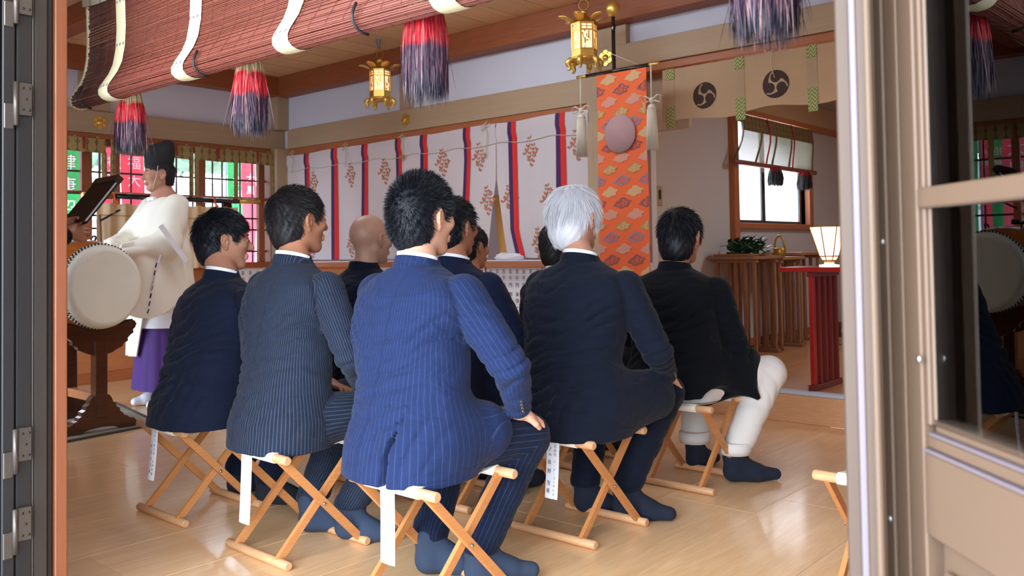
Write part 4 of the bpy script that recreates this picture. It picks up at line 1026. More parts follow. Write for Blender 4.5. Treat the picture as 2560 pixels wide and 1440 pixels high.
# ---------------- cream valance with comma crests
VX = XB-.075
va = empty('crest_valance', (VX, 2.4, 2.05), 'short cream valance with two dark comma crests and green straps', 'valance')
vy0, vy1 = 3.03, 1.70
def vp(u, v, off=0):
    y = vy0+(vy1-vy0)*u; zt = 2.232; zb = 1.885+.012*math.sin(u*14)+(.012 if u > .42 else 0)
    return (.010*math.sin(y*16)*v+.004*math.sin(y*60)*(1-v)-off, y-2.4, zt+(zb-zt)*v-2.05)
m = MB(); m.sheet(vp, 60, 10, .003, (1, 0, 0)); m.build('cloth', 'valance_cream', va, loc=(0, 0, 0))
def on_val(y, z, off): return (vp((vy0-y)/(vy0-vy1), (2.232-z)/.347)[0]-off, y-2.4, z-2.05)
def tomoe(m, cy_, cz_, R, off):
    """three comma shapes turning inside a circle"""
    for k in range(3):
        a0 = math.pi/2+k*2*math.pi/3; hd = .49*R; hr = .37*R; N = 26
        hc = (hd*math.cos(a0), hd*math.sin(a0)); outer, inner = [], []
        for j in range(N+1):
            t = j/N; a = a0+math.radians(12)-t*math.radians(140)
            outer.append((R*math.cos(a), R*math.sin(a))); r = R*(1-.74*(1-t)**.9)+.0*t
            if t < .18: r = max(r, .16*R)
            inner.append((r*math.cos(a), r*math.sin(a)))
        # leave a thin gap to the next comma's head
        nx = (hd*math.cos(a0-2*math.pi/3), hd*math.sin(a0-2*math.pi/3)); gap = hr+.10*R
        def push(p, q):
            d = math.hypot(p[0]-nx[0], p[1]-nx[1])
            if d >= gap: return p
            L_ = math.hypot(*p); ux, uy = p[0]/L_, p[1]/L_; b_ = nx[0]*ux+nx[1]*uy; disc = b_*b_-(nx[0]**2+nx[1]**2-gap*gap)
            r2 = b_+math.sqrt(max(0, disc)); r2 = min(r2, R*.985); return (ux*r2, uy*r2)
        inner = [push(p, q) for p, q in zip(inner, outer)]
        vs = [(cy_-p[0], cz_+p[1]) for p in outer+inner]
        m.add([on_val(a, b, off) for a, b in vs], [(j, j+1, N+2+j, N+1+j) for j in range(N)])
        c = [(cy_-(hc[0]+hr*math.cos(2*math.pi*j/24)), cz_+hc[1]+hr*math.sin(2*math.pi*j/24)) for j in range(24)]
        m.add([on_val(cy_-hc[0], cz_+hc[1], off)]+[on_val(a, b, off) for a, b in c], [(0, j+1, (j+1) % 24+1) for j in range(24)])
for y, z in ((2.723, 2.028), (2.244, 2.035)):
    m = MB(); tomoe(m, y, z, .085, .0015); m.build('comma_crest', 'crest_brown', va, loc=(0, 0, 0), fixn=False)
for y in (2.972, 2.48, 2.02):
    for z0, z1 in ((2.165, 2.236), (1.845, 1.985)):
        m = MB(); m.sheet(lambda a, b: tuple(Vector(on_val(y+.03-.06*a, z1+(z0-z1)*b, .004))+Vector((-.004*b, 0, 0))), 3, 6, .003, (1, 0, 0)); m.build('green_strap', 'strap_green', va, loc=(0, 0, 0))
    m = MB(); m.sheet(lambda a, b: on_val(y+.03-.06*a, 2.165-.18*b, .003), 3, 6, .002, (1, 0, 0)); m.build('pale_strap', 'valance_cream', va, loc=(0, 0, 0))
m = MB(); m.tube([(-.02, -.155, .20), (-.04, -.15, .18), (-.03, -.14, .10), (-.03, -.16, .02)], .003, 5); m.tube([(-.02, -.155, .19), (-.04, -.10, .20), (-.04, -.12, .17), (-.03, -.155, .185)], .003, 5); m.build('tie_cord', 'cord', va, loc=(0, 0, 0), fixn=False)
m = MB((5.2, 3.1, 2.1)); m.bbox(5.16, 5.20, 2.93, 3.34, 1.86, 2.30); m.build('trim_27', 'tan_y', kind='structure', label='tan board behind the left end of the valance')
# ---------------- alcove: blind, tassels, stands, plants, basket, red stand, lamp
ab = empty('window_blind', (7.6, YW-.10, 2.2), 'small reed blind with olive brocade border at the alcove window', 'blind')
def abp(u, v): x = 6.86+1.52*u; return (x-7.6+.05*math.sin(v*3.1)*(1-u)*1-.10*v*v*(1-u)+.05*u*v, -.012*math.sin(v*5), -.005-.40*v)
m = MB()
for k in range(200):
    u = k/199; m.tube([Vector(abp(u, q/6)) for q in range(1, 7)], .0017, 4)
m.build('reed', 'reed_grey', ab, kind='stuff', fixn=False)
m = MB(); m.sheet(lambda a, b: tuple(Vector(abp(a, b*.34))+Vector((0, -.012, 0))), 30, 4, .003, (0, -1, 0)); m.build('brocade_border', 'brocade_alcove', ab, loc=(0, 0, 0))
for u in (.24, .44, .66, .99, .0):
    m = MB(); m.sheet(lambda a, b: tuple(Vector(abp(max(0, min(1, u+.012-.024*a)), .3+.7*b))+Vector((0, -.010, 0))), 2, 8, .002, (0, -1, 0)); m.build('brocade_band', 'brocade_alcove', ab, loc=(0, 0, 0))
for u in (.36, .70):
    m = MB(); m.tube([Vector(abp(u-.03, q/8))+Vector((.04*q/8, -.022, 0)) for q in range(9)], .008, 6); m.build('red_cord', 'red_cord', ab, loc=(0, 0, 0), fixn=False)
m = MB(); m.tube([Vector(abp(q/10, 1))+Vector((0, 0, -.012)) for q in range(11)]+[Vector(abp(1, 1))+Vector((.07, 0, -.012))], .022, 10); m.build('rolled_foot', 'bamboo_dark', ab, loc=(0, 0, 0), fixn=False)
for i, (x, z) in enumerate(((7.45, 1.775), (8.09, 1.770))):
    tassel(x, YW-.15, z, .185, .040, .072, 700, 'tassel_small', 'short red and black tassel at the alcove window, %s one' % ('left' if i == 0 else 'right'), group='small red and black tassels', w=.003, seed=20+i)
tassel(4.36, YA-.16, 1.56, .17, .030, .046, 400, 'tassel_small', 'red and black tassel at the lattice window above the navy suited man', group='small red and black tassels', w=.003, seed=31)
def stand8(x0, x1, y0, y1, zt, ends, label, mats, n=4, th=.026, lw=.026, along='y', grp=None, over=.02):
    """offering stand: a board on two rows of upright slats, each row on a foot rail"""
    t = empty('offering_stand', ((x0+x1)/2, (y0+y1)/2, ZP), label, 'stand', grp); o = t.location
    def P(name, mat, box, b=.003):
        m = MB(o); m.bbox(*box, b); return m.build(name, mat, t, loc=(0, 0, 0), fixn=False)
    P('top_board', mats[0], (x0, x1, y0, y1, zt-th, zt))
    for e in ends:
        if along == 'y':
            P('foot_rail', mats[1], (e-.025, e+.025, y0+.01, y1-.01, ZP, ZP+.03)); P('bearer', mats[1], (e-.022, e+.022, y0+.015, y1-.015, zt-th-.028, zt-th))
            for k in range(n):
                y = y0+.045+(y1-y0-.09)*k/(n-1); P('leg', mats[2 if k else 1], (e-.014, e+.014, y-lw/2, y+lw/2, ZP+.03, zt-th-.028))
        else:
            P('foot_rail', mats[1], (x0+.01, x1-.01, e-.025, e+.025, ZP, ZP+.035)); P('bearer', mats[1], (x0+.015, x1-.015, e-.022, e+.022, zt-th-.03, zt-th))
            for k in range(n):
                x = x0+.04+(x1-x0-.08)*k/(n-1); w_ = lw*1.6 if k == 0 else lw
                P('leg', mats[2 if k else 0], (x-w_/2, x+w_/2, e-.014, e+.014, ZP+.035, zt-th-.03))
    return t
SW = ('stand_wood', 'dark_wood', 'stand_wood'); SW = ('stand_wood', 'stand_wood', 'stand_wood')
gq = 'wooden offering stands in the alcove'
stand8(6.40, 6.92, 3.09, 3.50, .985, (6.50, 6.86), 'wooden offering stand under the green sprigs, nearest of the row', SW, 5, grp=gq)
stand8(6.97, 7.42, 3.10, 3.49, .972, (6.99, 7.36), 'middle wooden offering stand in the alcove row', SW, 5, grp=gq)
stand8(7.47, 7.98, 3.15, 3.50, 1.005, (7.52, 7.92), 'farthest wooden offering stand in the alcove row', SW, 5, grp=gq)
stand8(5.12, 5.56, 1.40, 2.31, .928, (2.12, 1.58), 'red lacquered offering stand carrying the lit lamp', ('red_lacquer', 'red_lacquer_dark', 'red_lacquer_dark'), 5, .028, .026, 'x')
# basket (gilt handled pail)
bk = empty('gilt_pail', (7.10, 3.19, .972), 'small gilt pail with a tall handle on the stands', 'pail')
m = MB(); m.lathe([(.04, 0), (.048, .01), (.055, .07), (.05, .075), (.045, .07), (.04, .012)], (0, 0, .0), 16); m.build('body', 'gold_dark', bk, loc=(0, 0, 0))
m = MB(); m.tube([(0, .045*math.cos(a), .07+.11*math.sin(a)) for a in [math.pi*q/12 for q in range(13)]], .009, 8); m.build('handle', 'gold_dark', bk, loc=(0, 0, 0))
# sprigs
pt = empty('green_sprigs', (6.62, 3.29, .985), 'dark green leafy sprigs lying in a tray on the nearest wooden stand', 'plant')
m = MB(); m.bbox(-.19, .19, -.17, .17, .001, .018); m.build('tray', 'stand_wood', pt, loc=(0, 0, 0))
rp = random.Random(12); lf = MB()
m1 = MB(); m1.sheet(lambda a, b: (.075*a, (b-.5)*.042*math.sin(math.pi*min(1, a*.95+.05)), -.012*a*a-.006*abs(b-.5)), 5, 2, .0006, (0, 0, 1)); lm = m1.mesh('leaf')
for k in range(150):
    a = rp.random()*6.28; rad = rp.random()**.5; px_, py_ = rad*.16*math.cos(a), rad*.15*math.sin(a)-.03
    o = link('leaf', lm, 'leaf', pt, (px_, py_, .03+rp.random()*.13*(1-rad*.5)))
    o.rotation_euler = (rp.uniform(-.8, .8), rp.uniform(-1.1, .3), rp.random()*6.28); s = rp.uniform(.8, 1.25); o.scale = (s, s, s)
m = MB()
for k in range(16):
    a = rp.random()*6.28; m.tube([(.04*math.cos(a), .04*math.sin(a), .02), (.09*math.cos(a), .09*math.sin(a)-.02, .07), (.13*math.cos(a), .13*math.sin(a)-.03, .12)], .0025, 5)
m.build('stem', 'stem', pt, loc=(0, 0, 0), fixn=False)
# lamp
lp = empty('table_lamp', (5.30, 2.065, .928), 'lit table lamp with a white panelled shade and dark brass ribs', 'lamp')
n = 8; Hl = [(.042, .040), (.058, .065), (.118, .245)]
m = MB(); m.lathe([(.058, 0), (.060, .012), (.03, .016), (.028, .028)], (0, 0, 0), 16); m.build('base', 'lamp_panel', lp, loc=(0, 0, 0))
m = MB(); m.lathe([(.03, .026), (.034, .032), (.046, .038), (.040, .046)], (0, 0, 0), n); m.build('socket_ring', 'gold_dark', lp, loc=(0, 0, 0))
for k in range(n):
    a0, a1 = 2*math.pi*k/n, 2*math.pi*(k+1)/n; m = MB()
    for (r0, z0), (r1, z1) in zip(Hl, Hl[1:]):
        q = [(r*math.cos(a), r*math.sin(a), z) for r, z, a in ((r0, z0, a0), (r0, z0, a1), (r1, z1, a1), (r1, z1, a0))]
        m.add(q+[(x*.97, y*.97, z) for x, y, z in q], [(0, 1, 2, 3), (7, 6, 5, 4), (0, 4, 5, 1), (1, 5, 6, 2), (2, 6, 7, 3), (3, 7, 4, 0)])
    m.build('shade_panel', 'lamp_panel', lp, loc=(0, 0, 0))
    m = MB(); m.tube([((r+.002)*math.cos(a0), (r+.002)*math.sin(a0), z) for r, z in Hl], .0032, 6); m.build('rib', 'gold_dark', lp, loc=(0, 0, 0))
for r, z in (Hl[1], Hl[2]):
    m = MB(); m.tube([((r+.003)*math.cos(2*math.pi*k/n), (r+.003)*math.sin(2*math.pi*k/n), z) for k in range(n+1)], .0035, 6, False); m.build('rim', 'gold_dark', lp, loc=(0, 0, 0))
l = bpy.data.lights.new('lamp_bulb', 'POINT'); l.energy = 8; l.color = (1, .68, .36); l.shadow_soft_size = .03
o = bpy.data.objects.new('lamp_bulb', l); COL.objects.link(o); o.location = (5.30, 2.065, 1.2)
m = MB((5.72, YW-.006, 1.45)); m.bbox(5.68, 5.76, YW-.008, YW, 1.38, 1.53); ho = m.build('handle_plate', 'handle_plate', label='small brass plate on the alcove wall right of the orange hanging', cat='plate')
m = MB(ho.location); m.bbox(5.705, 5.735, YW-.012, YW-.008, 1.43, 1.50); m.build('switch', 'bronze_dark', ho, loc=(0, 0, 0), fixn=False)
ob = empty('power_adapter', (8.42, 3.22, ZP), 'small dark box on the alcove floor beside the red stand', 'device')
m = MB(); m.bbox(-.06, .06, -.04, .04, 0, .03); m.bbox(-.04, .02, -.03, .03, .03, .13); m.build('case', 'black_plastic', ob, loc=(0, 0, 0))
m = MB(); m.lathe([(.012, .132), (.01, .14), (.001, .142)], (-.01, 0, 0), 8); m.build('knob', 'glasses_metal', ob, loc=(0, 0, 0))
m = MB((7.6, 2.9, ZP)); m.tube([(7.55, 3.0, ZP+.005), (7.9, 2.8, ZP+.004), (8.3, 3.0, ZP+.004), (8.38, 3.18, ZP+.006)], .004, 6); m.bbox(7.5, 7.56, 2.98, 3.02, ZP, ZP+.015); m.build('extension_lead', 'wire', label='dark power lead lying on the alcove floor', cat='cord', fixn=False)
# ---------------- lattice window blinds (brocade border, sheer reeds, rods)
def wblind(x0, x1, label, seed):
    t = empty('window_blind', ((x0+x1)/2, YA-.10, 2.05), label, 'blind', 'sheer blinds at the lattice window'); w = x1-x0; rs = random.Random(seed)
    m = MB(); m.sheet(lambda a, b: (-w/2+w*a, -.006*math.sin(a*w*20), .0-.118*b-.006*abs(math.sin(a*w*6))), 24, 3, .003, (0, -1, 0)); m.build('brocade_border', 'brocade_olive', t, loc=(0, 0, 0))
    m = MB()
    for k in range(62):
        z = -.118-k*.0054-rs.random()*.001; m.tube([(-w/2, 0, z), (w/2, 0, z)], .0009, 3)
    m.build('reed', 'bamboo_dark', t, kind='stuff', fixn=False)
    for u in (0.02, .5, .98):
        m = MB(); m.sheet(lambda a, b: (-w/2+w*u-.022+.044*a, -.006, -.118-.335*b), 1, 3, .002, (0, -1, 0)); m.build('brocade_band', 'brocade_olive', t, loc=(0, 0, 0))
    m = MB(); m.tube([(-w/2-.01, 0, -.455), (w/2+.01, 0, -.455)], .010, 8); m.build('bottom_rod', 'trim_x', t, loc=(0, 0, 0))
    m = MB(); m.tube([(-w*.22, -.01, .0), (-w*.22, -.012, -.1)], .009, 6); m.tube([(w*.28, -.01, 0), (w*.28, -.012, -.1)], .009, 6); m.build('red_cord', 'red_cord', t, loc=(0, 0, 0), fixn=False)
    for u in (-.42, -.1, .2, .42):
        m = MB(); m.lathe([(.012, .0), (.016, .004), (.012, .008)], (w*u, -.01, 0), 8); m.build('knot', 'hedge', t, loc=(0, 0, 0))
wblind(2.42, 3.27, 'sheer blind at the left end of the lattice window beside the jamb', 1)
wblind(3.31, 4.05, 'sheer blind of the lattice window left of the priest', 2)
wblind(4.07, 4.90, 'sheer blind of the lattice window nearest the room corner', 3)
# ---------------- kicho screen behind the priest
ks = empty('curtain_screen', (3.83, 7.28, 0), 'low cream curtain screen on a black pole with gilt ends before the lattice window', 'screen')
m = MB(); m.tube([(-.56, 0, 1.563), (.62, 0, 1.553)], .022, 12); m.build('cross_pole', 'black_lacquer', ks, loc=(0, 0, 0))
for a, b in ((-.56, -.80), (.62, .84)):
    m = MB(); m.tube([(a, 0, 1.56), (b, 0, 1.56)], .024, 12); m.build('gilt_end', 'gold', ks, loc=(0, 0, 0))
m = MB(); m.tube([(0, .03, .06), (0, .03, 1.56)], .018, 10); m.build('post', 'black_lacquer', ks, loc=(0, 0, 0))
m = MB(); m.bbox(-.2, .2, -.12, .16, 0, .06); m.build('foot', 'black_lacquer', ks, loc=(0, 0, 0))
def kp(u, v): return (-.70+1.28*u, -.03+.022*math.sin(u*62), 1.505-.011*abs(math.sin(u*31))-.55*v)
m = MB(); m.sheet(kp, 110, 10, .003, (0, -1, 0)); m.build('cloth', 'noren_cream', ks, loc=(0, 0, 0))
for x in (-.55, .36):
    m = MB(); m.tube([(x, -.025, 1.59), (x, -.03, 1.53), (x+.02, -.055, 1.50), (x-.02, -.055, 1.49)], .008, 6); m.tube([(x-.01, -.03, 1.58), (x+.012, -.03, 1.50)], .006, 6); m.build('orange_cord', 'orange_cord', ks, loc=(0, 0, 0), fixn=False)
m = MB(); m.tube([(-.68, -.06, 1.40), (-.3, -.062, 1.392), (.1, -.062, 1.385), (.6, -.06, 1.38)], .003, 5); m.tube([(-.69, -.06, 1.40), (-.68, -.065, 1.15), (-.66, -.065, .9)], .012, 6); m.build('cord', 'motif_brown', ks, loc=(0, 0, 0), fixn=False)
def blob(m, cx_, cz_, pts_):
    m.add([(cx_, -.062, cz_)]+[(cx_+a, -.062, cz_+b) for a, b in pts_], [(0, i+1, (i+1) % len(pts_)+1) for i in range(len(pts_))])
for cx_, cz_, s in ((-.41, 1.20, 1), (.25, 1.22, .9)):
    m = MB(); rs = random.Random(int(cx_*100)); blob(m, cx_, cz_, [((.07+.035*math.sin(a*5+1)+rs.uniform(-.008, .008))*math.cos(a)*s*1.2, (.05+.02*math.sin(a*3))*math.sin(a)*s) for a in [2*math.pi*q/40 for q in range(40)]])
    blob(m, cx_-.12, cz_-.02, [((.04+.015*math.sin(a*4))*math.cos(a), (.035+.015*math.sin(a*3))*math.sin(a)) for a in [2*math.pi*q/24 for q in range(24)]]); m.build('printed_motif', 'motif_brown', ks, loc=(0, 0, 0), fixn=False)
# ---------------- drum on its carved stand
dm = empty('taiko_drum', (2.353, 5.30, .874), 'round hide drum with black studs and an orange lacquered barrel', 'drum', rz=math.radians(10))
R = .203; Ld = .54
m = MB(); m.lathe([(R-.006, .03), (R+.020, .09), (R+.036, .18), (R+.042, .27), (R+.036, .36), (R+.020, .45), (R, .52)], (0, 0, 0), 48, 'y'); m.build('barrel', 'drum_body', dm, loc=(0, 0, 0))
for s in (0, 1):
    y = (lambda q: q if s == 0 else Ld-q)
    m = MB(); m.lathe([(R*.875, y(.006)), (R*.875, y(.0008))], (0, 0, 0), 48, 'y'); m.build('drum_head', 'hide', dm, loc=(0, 0, 0))
    m = MB(); m.lathe([(R*.87, y(0)), (R*.93, y(.002)), (R*.985, y(.012)), (R+.004, y(.03)), (R+.012, y(.066)), (R+.009, y(.07))], (0, 0, 0), 48, 'y'); m.build('hide_rim', 'hide_edge', dm, loc=(0, 0, 0))
    m = MB()
    for row in range(2):
        for k in range(72):
            a = 2*math.pi*(k+.5*row)/72; r = R+.009+row*.002; c = (r*math.cos(a), y(.044+row*.014), r*math.sin(a))
            m.lathe([(.0052, -.003), (.005, .003), (.001, .0055)], c, 5, 'z')
    q_ = m.build('stud', 'stud', dm, loc=(0, 0, 0)); q_['kind'] = 'stuff'
for a in (1.2, -1.2+math.pi):
    m = MB(); m.tube([((R+.055+.02*math.cos(q))*math.cos(a), .26+.02*math.sin(q), (R+.055+.02*math.cos(q))*math.sin(a)) for q in [2*math.pi*j/14 for j in range(15)]], .005, 6, False); m.build('ring_handle', 'stud', dm, loc=(0, 0, 0))
ds = empty('drum_stand', (1.93, 4.62, 0), 'dark carved wooden drum stand with scrolled cradle boards', 'stand')
def scroll(base, n_):
    return base
cr_ = [(-.185, .735), (-.15, .745), (-.10, .722), (-.05, .708), (0, .702), (.05, .708), (.10, .722), (.15, .745), (.175, .745), (.188, .72), (.180, .695), (.168, .68), (.172, .66), (.155, .645), (.140, .625), (.142, .605), (.118, .59), (.112, .57), (.085, .555), (.06, .535), (.03, .525), (0, .520), (-.03, .525), (-.06, .535), (-.085, .555), (-.112, .57), (-.118, .59), (-.142, .605), (-.14, .625), (-.155, .645), (-.172, .66), (-.168, .68), (-.18, .695), (-.188, .72)]
ft = [(-.185, .012), (-.185, .045), (-.17, .068), (-.148, .072), (-.135, .09), (-.118, .098), (-.112, .115), (-.098, .125), (-.095, .15), (-.078, .162), (-.075, .185), (-.06, .20), (-.055, .225), (-.04, .25), (.04, .25), (.055, .225), (.06, .20), (.075, .185), (.078, .162), (.095, .15), (.098, .125), (.112, .115), (.118, .098), (.135, .09), (.148, .072), (.17, .068), (.185, .045), (.185, .012), (.10, .012), (.06, .03), (0, .036), (-.06, .03), (-.10, .012)]
for yy in (-.20, .16):
    m = MB(); m.prism(cr_, yy, yy+.04, 'xz'); m.build('cradle_board', 'dark_wood', ds, loc=(0, 0, 0))
    m = MB(); m.prism(ft, yy-.005, yy+.045, 'xz'); m.build('scroll_foot', 'dark_wood', ds, loc=(0, 0, 0))
    m = MB(); m.bbox(-.030, .030, yy-.012, yy+.052, .10, .62); m.build('upright', 'dark_wood', ds, loc=(0, 0, 0))
    m = MB(); m.grid(lambda a, b: (-.19+.38*a, yy-.004+.048*b, .7285+.010*math.cos(a*math.pi*2)-.018+.006), 10, 1)
    m = MB(); m.tube([(x, yy+.02, z+.003) for x, z in cr_[:9]], .006, 6); m.build('cloth_pad', 'black_rubber', ds, loc=(0, 0, 0), fixn=False)
m = MB(); m.bbox(-.022, .022, -.16, .16, .20, .26); m.build('stretcher', 'panel_wood', ds, loc=(0, 0, 0))
ru = empty('floor_rug', (2.35, 5.70, 0), 'thin pale rug with a dark corded edge under the drum stand', 'rug')
m = MB(); m.prism([(-.85, -.55), (.32, -.40), (.50, .62), (-.85, .66)], .0005, .006, 'xy'); m.build('pile', 'rug', ru, loc=(0, 0, 0))
m = MB(); m.tube([(-.85, -.552, .006), (.33, -.402, .006), (.51, .62, .006)], .009, 6); m.build('corded_edge', 'rug_edge', ru, loc=(0, 0, 0))
dm.scale = (1.213,)*3; ds.location = (2.34, 5.60, 0); ds.scale = (1.17, 1.2, .885)
m = MB((2.14, 5.52, 1.18)); m.tube([(2.06, 5.50, 1.176), (2.18, 5.54, 1.186), (2.24, 5.55, 1.192)], [.010, .012, .017], 8); m.build('drum_stick', 'black_lacquer', label='short dark drum stick lying on top of the drum barrel', cat='stick')
# ================================================================== PEOPLE
# smooth implicit bodies: rounded limbs and lofts are blended on a grid and meshed as one continuous surface
V3 = lambda *a: np.array(a, float)
class Cap:
    def __init__(s, a, b, ra, rb): s.a, s.b, s.ra, s.rb = V3(*a), V3(*b), ra, rb; r = max(ra, rb); s.lo = np.minimum(s.a, s.b)-r; s.hi = np.maximum(s.a, s.b)+r
    def __call__(s, X, Y, Z):
        ab = s.b-s.a; L2 = ab@ab+1e-12
        t = np.clip(((X-s.a[0])*ab[0]+(Y-s.a[1])*ab[1]+(Z-s.a[2])*ab[2])/L2, 0, 1)
        return np.sqrt((X-s.a[0]-t*ab[0])**2+(Y-s.a[1]-t*ab[1])**2+(Z-s.a[2]-t*ab[2])**2)-(s.ra+(s.rb-s.ra)*t)
class Ell:
    def __init__(s, c, r, R=None): s.c, s.r, s.R = V3(*c), V3(*r), np.eye(3) if R is None else R; m = max(r); s.lo, s.hi = s.c-m, s.c+m
    def __call__(s, X, Y, Z):
        d = (X-s.c[0], Y-s.c[1], Z-s.c[2]); q = 0
        for k in range(3):
            q = q+((d[0]*s.R[0, k]+d[1]*s.R[1, k]+d[2]*s.R[2, k])/s.r[k])**2
        q = np.sqrt(q); return (q-1)*min(s.r)
class Loft:
    """rows: (z, cx, cy, half depth, half width)"""
    def __init__(s, rows, p=2.3):
        s.t = np.array(rows, float); s.t = s.t[np.argsort(s.t[:, 0])]; s.p = p
        a, b = s.t[:, 3].max(), s.t[:, 4].max()
        s.lo = V3(s.t[:, 1].min()-a, s.t[:, 2].min()-b, s.t[0, 0]-.01); s.hi = V3(s.t[:, 1].max()+a, s.t[:, 2].max()+b, s.t[-1, 0]+.01)
    def __call__(s, X, Y, Z):
        z = s.t[:, 0]; f = lambda k: np.interp(Z, z, s.t[:, k])
        a, b = f(3), f(4); u, v = np.abs(X-f(1))/a, np.abs(Y-f(2))/b
        q = (u**s.p+v**s.p)**(1/s.p); d = (q-1)*np.minimum(a, b)*.9
        return np.maximum(d, np.maximum(Z-z[-1], z[0]-Z))
class Field:
    def __init__(s, lo, hi, v):
        s.v = v; s.lo = np.asarray(lo, float); n = np.ceil((np.asarray(hi)-s.lo)/v).astype(int)+1
        s.F = np.full(n, .09, np.float32); s.ax = [s.lo[k]+v*np.arange(n[k]) for k in range(3)]
    def sl(s, lo, hi):
        i0 = [max(0, int((lo[k]-s.lo[k])/s.v)) for k in range(3)]; i1 = [min(s.F.shape[k], int((hi[k]-s.lo[k])/s.v)+2) for k in range(3)]
        if any(i1[k] <= i0[k] for k in range(3)): return None
        g = [s.ax[k][i0[k]:i1[k]].astype(np.float32) for k in range(3)]
        return (slice(i0[0], i1[0]), slice(i0[1], i1[1]), slice(i0[2], i1[2])), g[0][:, None, None], g[1][None, :, None], g[2][None, None, :]
    def add(s, p, k=.02, op='u'):
        m = k+.02; r = s.sl(p.lo-m, p.hi+m)
        if r is None: return s
        q, X, Y, Z = r; d = p(X, Y, Z).astype(np.float32); A = s.F[q]
        if op == 'u': h = np.clip(.5+.5*(A-d)/k, 0, 1); s.F[q] = A+(d-A)*h-k*h*(1-h)
        elif op == 'cut': s.F[q] = np.maximum(A, -d) if k < .001 else (lambda h: A+(-d-A)*h+k*h*(1-h))(np.clip(.5-.5*(A+d)/k, 0, 1))
        return s
    def mod(s, fn): s.F = fn(s.F, s.ax[0][:, None, None], s.ax[1][None, :, None], s.ax[2][None, None, :]).astype(np.float32); return s
    def mesh(s):
        F = s.F; I = F < 0; n = F.shape
        I[0] = I[-1] = False; I[:, 0] = I[:, -1] = False; I[:, :, 0] = I[:, :, -1] = False
        F = np.where(I, F, np.maximum(F, 1e-4))
        c = np.zeros((n[0]-1, n[1]-1, n[2]-1), np.uint8)
        O = [(i, j, k) for i in (0, 1) for j in (0, 1) for k in (0, 1)]
        for i, j, k in O: c += I[i:n[0]-1+i, j:n[1]-1+j, k:n[2]-1+k]
        act = (c > 0) & (c < 8); idx = np.argwhere(act); ids = np.full(act.shape, -1, np.int32); ids[act] = np.arange(len(idx))
        vals = np.stack([F[idx[:, 0]+i, idx[:, 1]+j, idx[:, 2]+k] for i, j, k in O], 1)
        acc = np.zeros((len(idx), 3)); cnt = np.zeros(len(idx))
        for e0 in range(8):
            for ax in range(3):
                if O[e0][ax] == 1: continue
                o1 = list(O[e0]); o1[ax] = 1; e1 = O.index(tuple(o1)); a, b = vals[:, e0], vals[:, e1]
                m = (a < 0) != (b < 0); t = np.where(m, a/(a-b+1e-12), 0)
                for k in range(3): acc[:, k] += m*(O[e0][k]+(t if k == ax else 0))
                cnt += m
        V = s.lo+s.v*(idx+acc/cnt[:, None]); Fs = []
        for ax in range(3):
            a0 = [slice(None)]*3; a1 = [slice(None)]*3; a0[ax] = slice(0, -1); a1[ax] = slice(1, None)
            ch = I[tuple(a0)] != I[tuple(a1)]; p = np.argwhere(ch); o = [k for k in range(3) if k != ax]
            p = p[(p[:, o[0]] > 0) & (p[:, o[1]] > 0) & (p[:, o[0]] < n[o[0]]-1) & (p[:, o[1]] < n[o[1]]-1)]
            def g(d0, d1): q = p.copy(); q[:, o[0]] += d0; q[:, o[1]] += d1; return ids[q[:, 0], q[:, 1], q[:, 2]]
            f = np.stack([g(-1, -1), g(0, -1), g(0, 0), g(-1, 0)], 1); ins = I[p[:, 0], p[:, 1], p[:, 2]]
            if ax == 1: ins = ~ins
            f[~ins] = f[~ins][:, ::-1]; Fs.append(f)
        Fs = np.concatenate(Fs); return V.astype(np.float32), Fs[(Fs >= 0).all(1)]
def sdf_obj(name, prims, v, mat, parent=None, loc=(0, 0, 0), post=None, attr=None, pad=.02):
    lo = np.min([p[0].lo for p in prims if p[2] == 'u'], 0)-pad; hi = np.max([p[0].hi for p in prims if p[2] == 'u'], 0)+pad
    f = Field(lo, hi, v)
    for p, k, op in prims: f.add(p, k, op)
    if post: f.mod(post)
    V, Fs = f.mesh()
    return raw(name, V, Fs, mat, parent, loc, attr(V) if attr else None)
def rotm(yaw, pitch=0, roll=0):
    cy_, sy = math.cos(yaw), math.sin(yaw); cp, sp = math.cos(pitch), math.sin(pitch); cr, sr = math.cos(roll), math.sin(roll)
    Rz = np.array([[cy_, -sy, 0], [sy, cy_, 0], [0, 0, 1]]); Ry = np.array([[cp, 0, sp], [0, 1, 0], [-sp, 0, cp]]); Rx = np.array([[1, 0, 0], [0, cr, -sr], [0, sr, cr]])
    return Rz@Ry@Rx
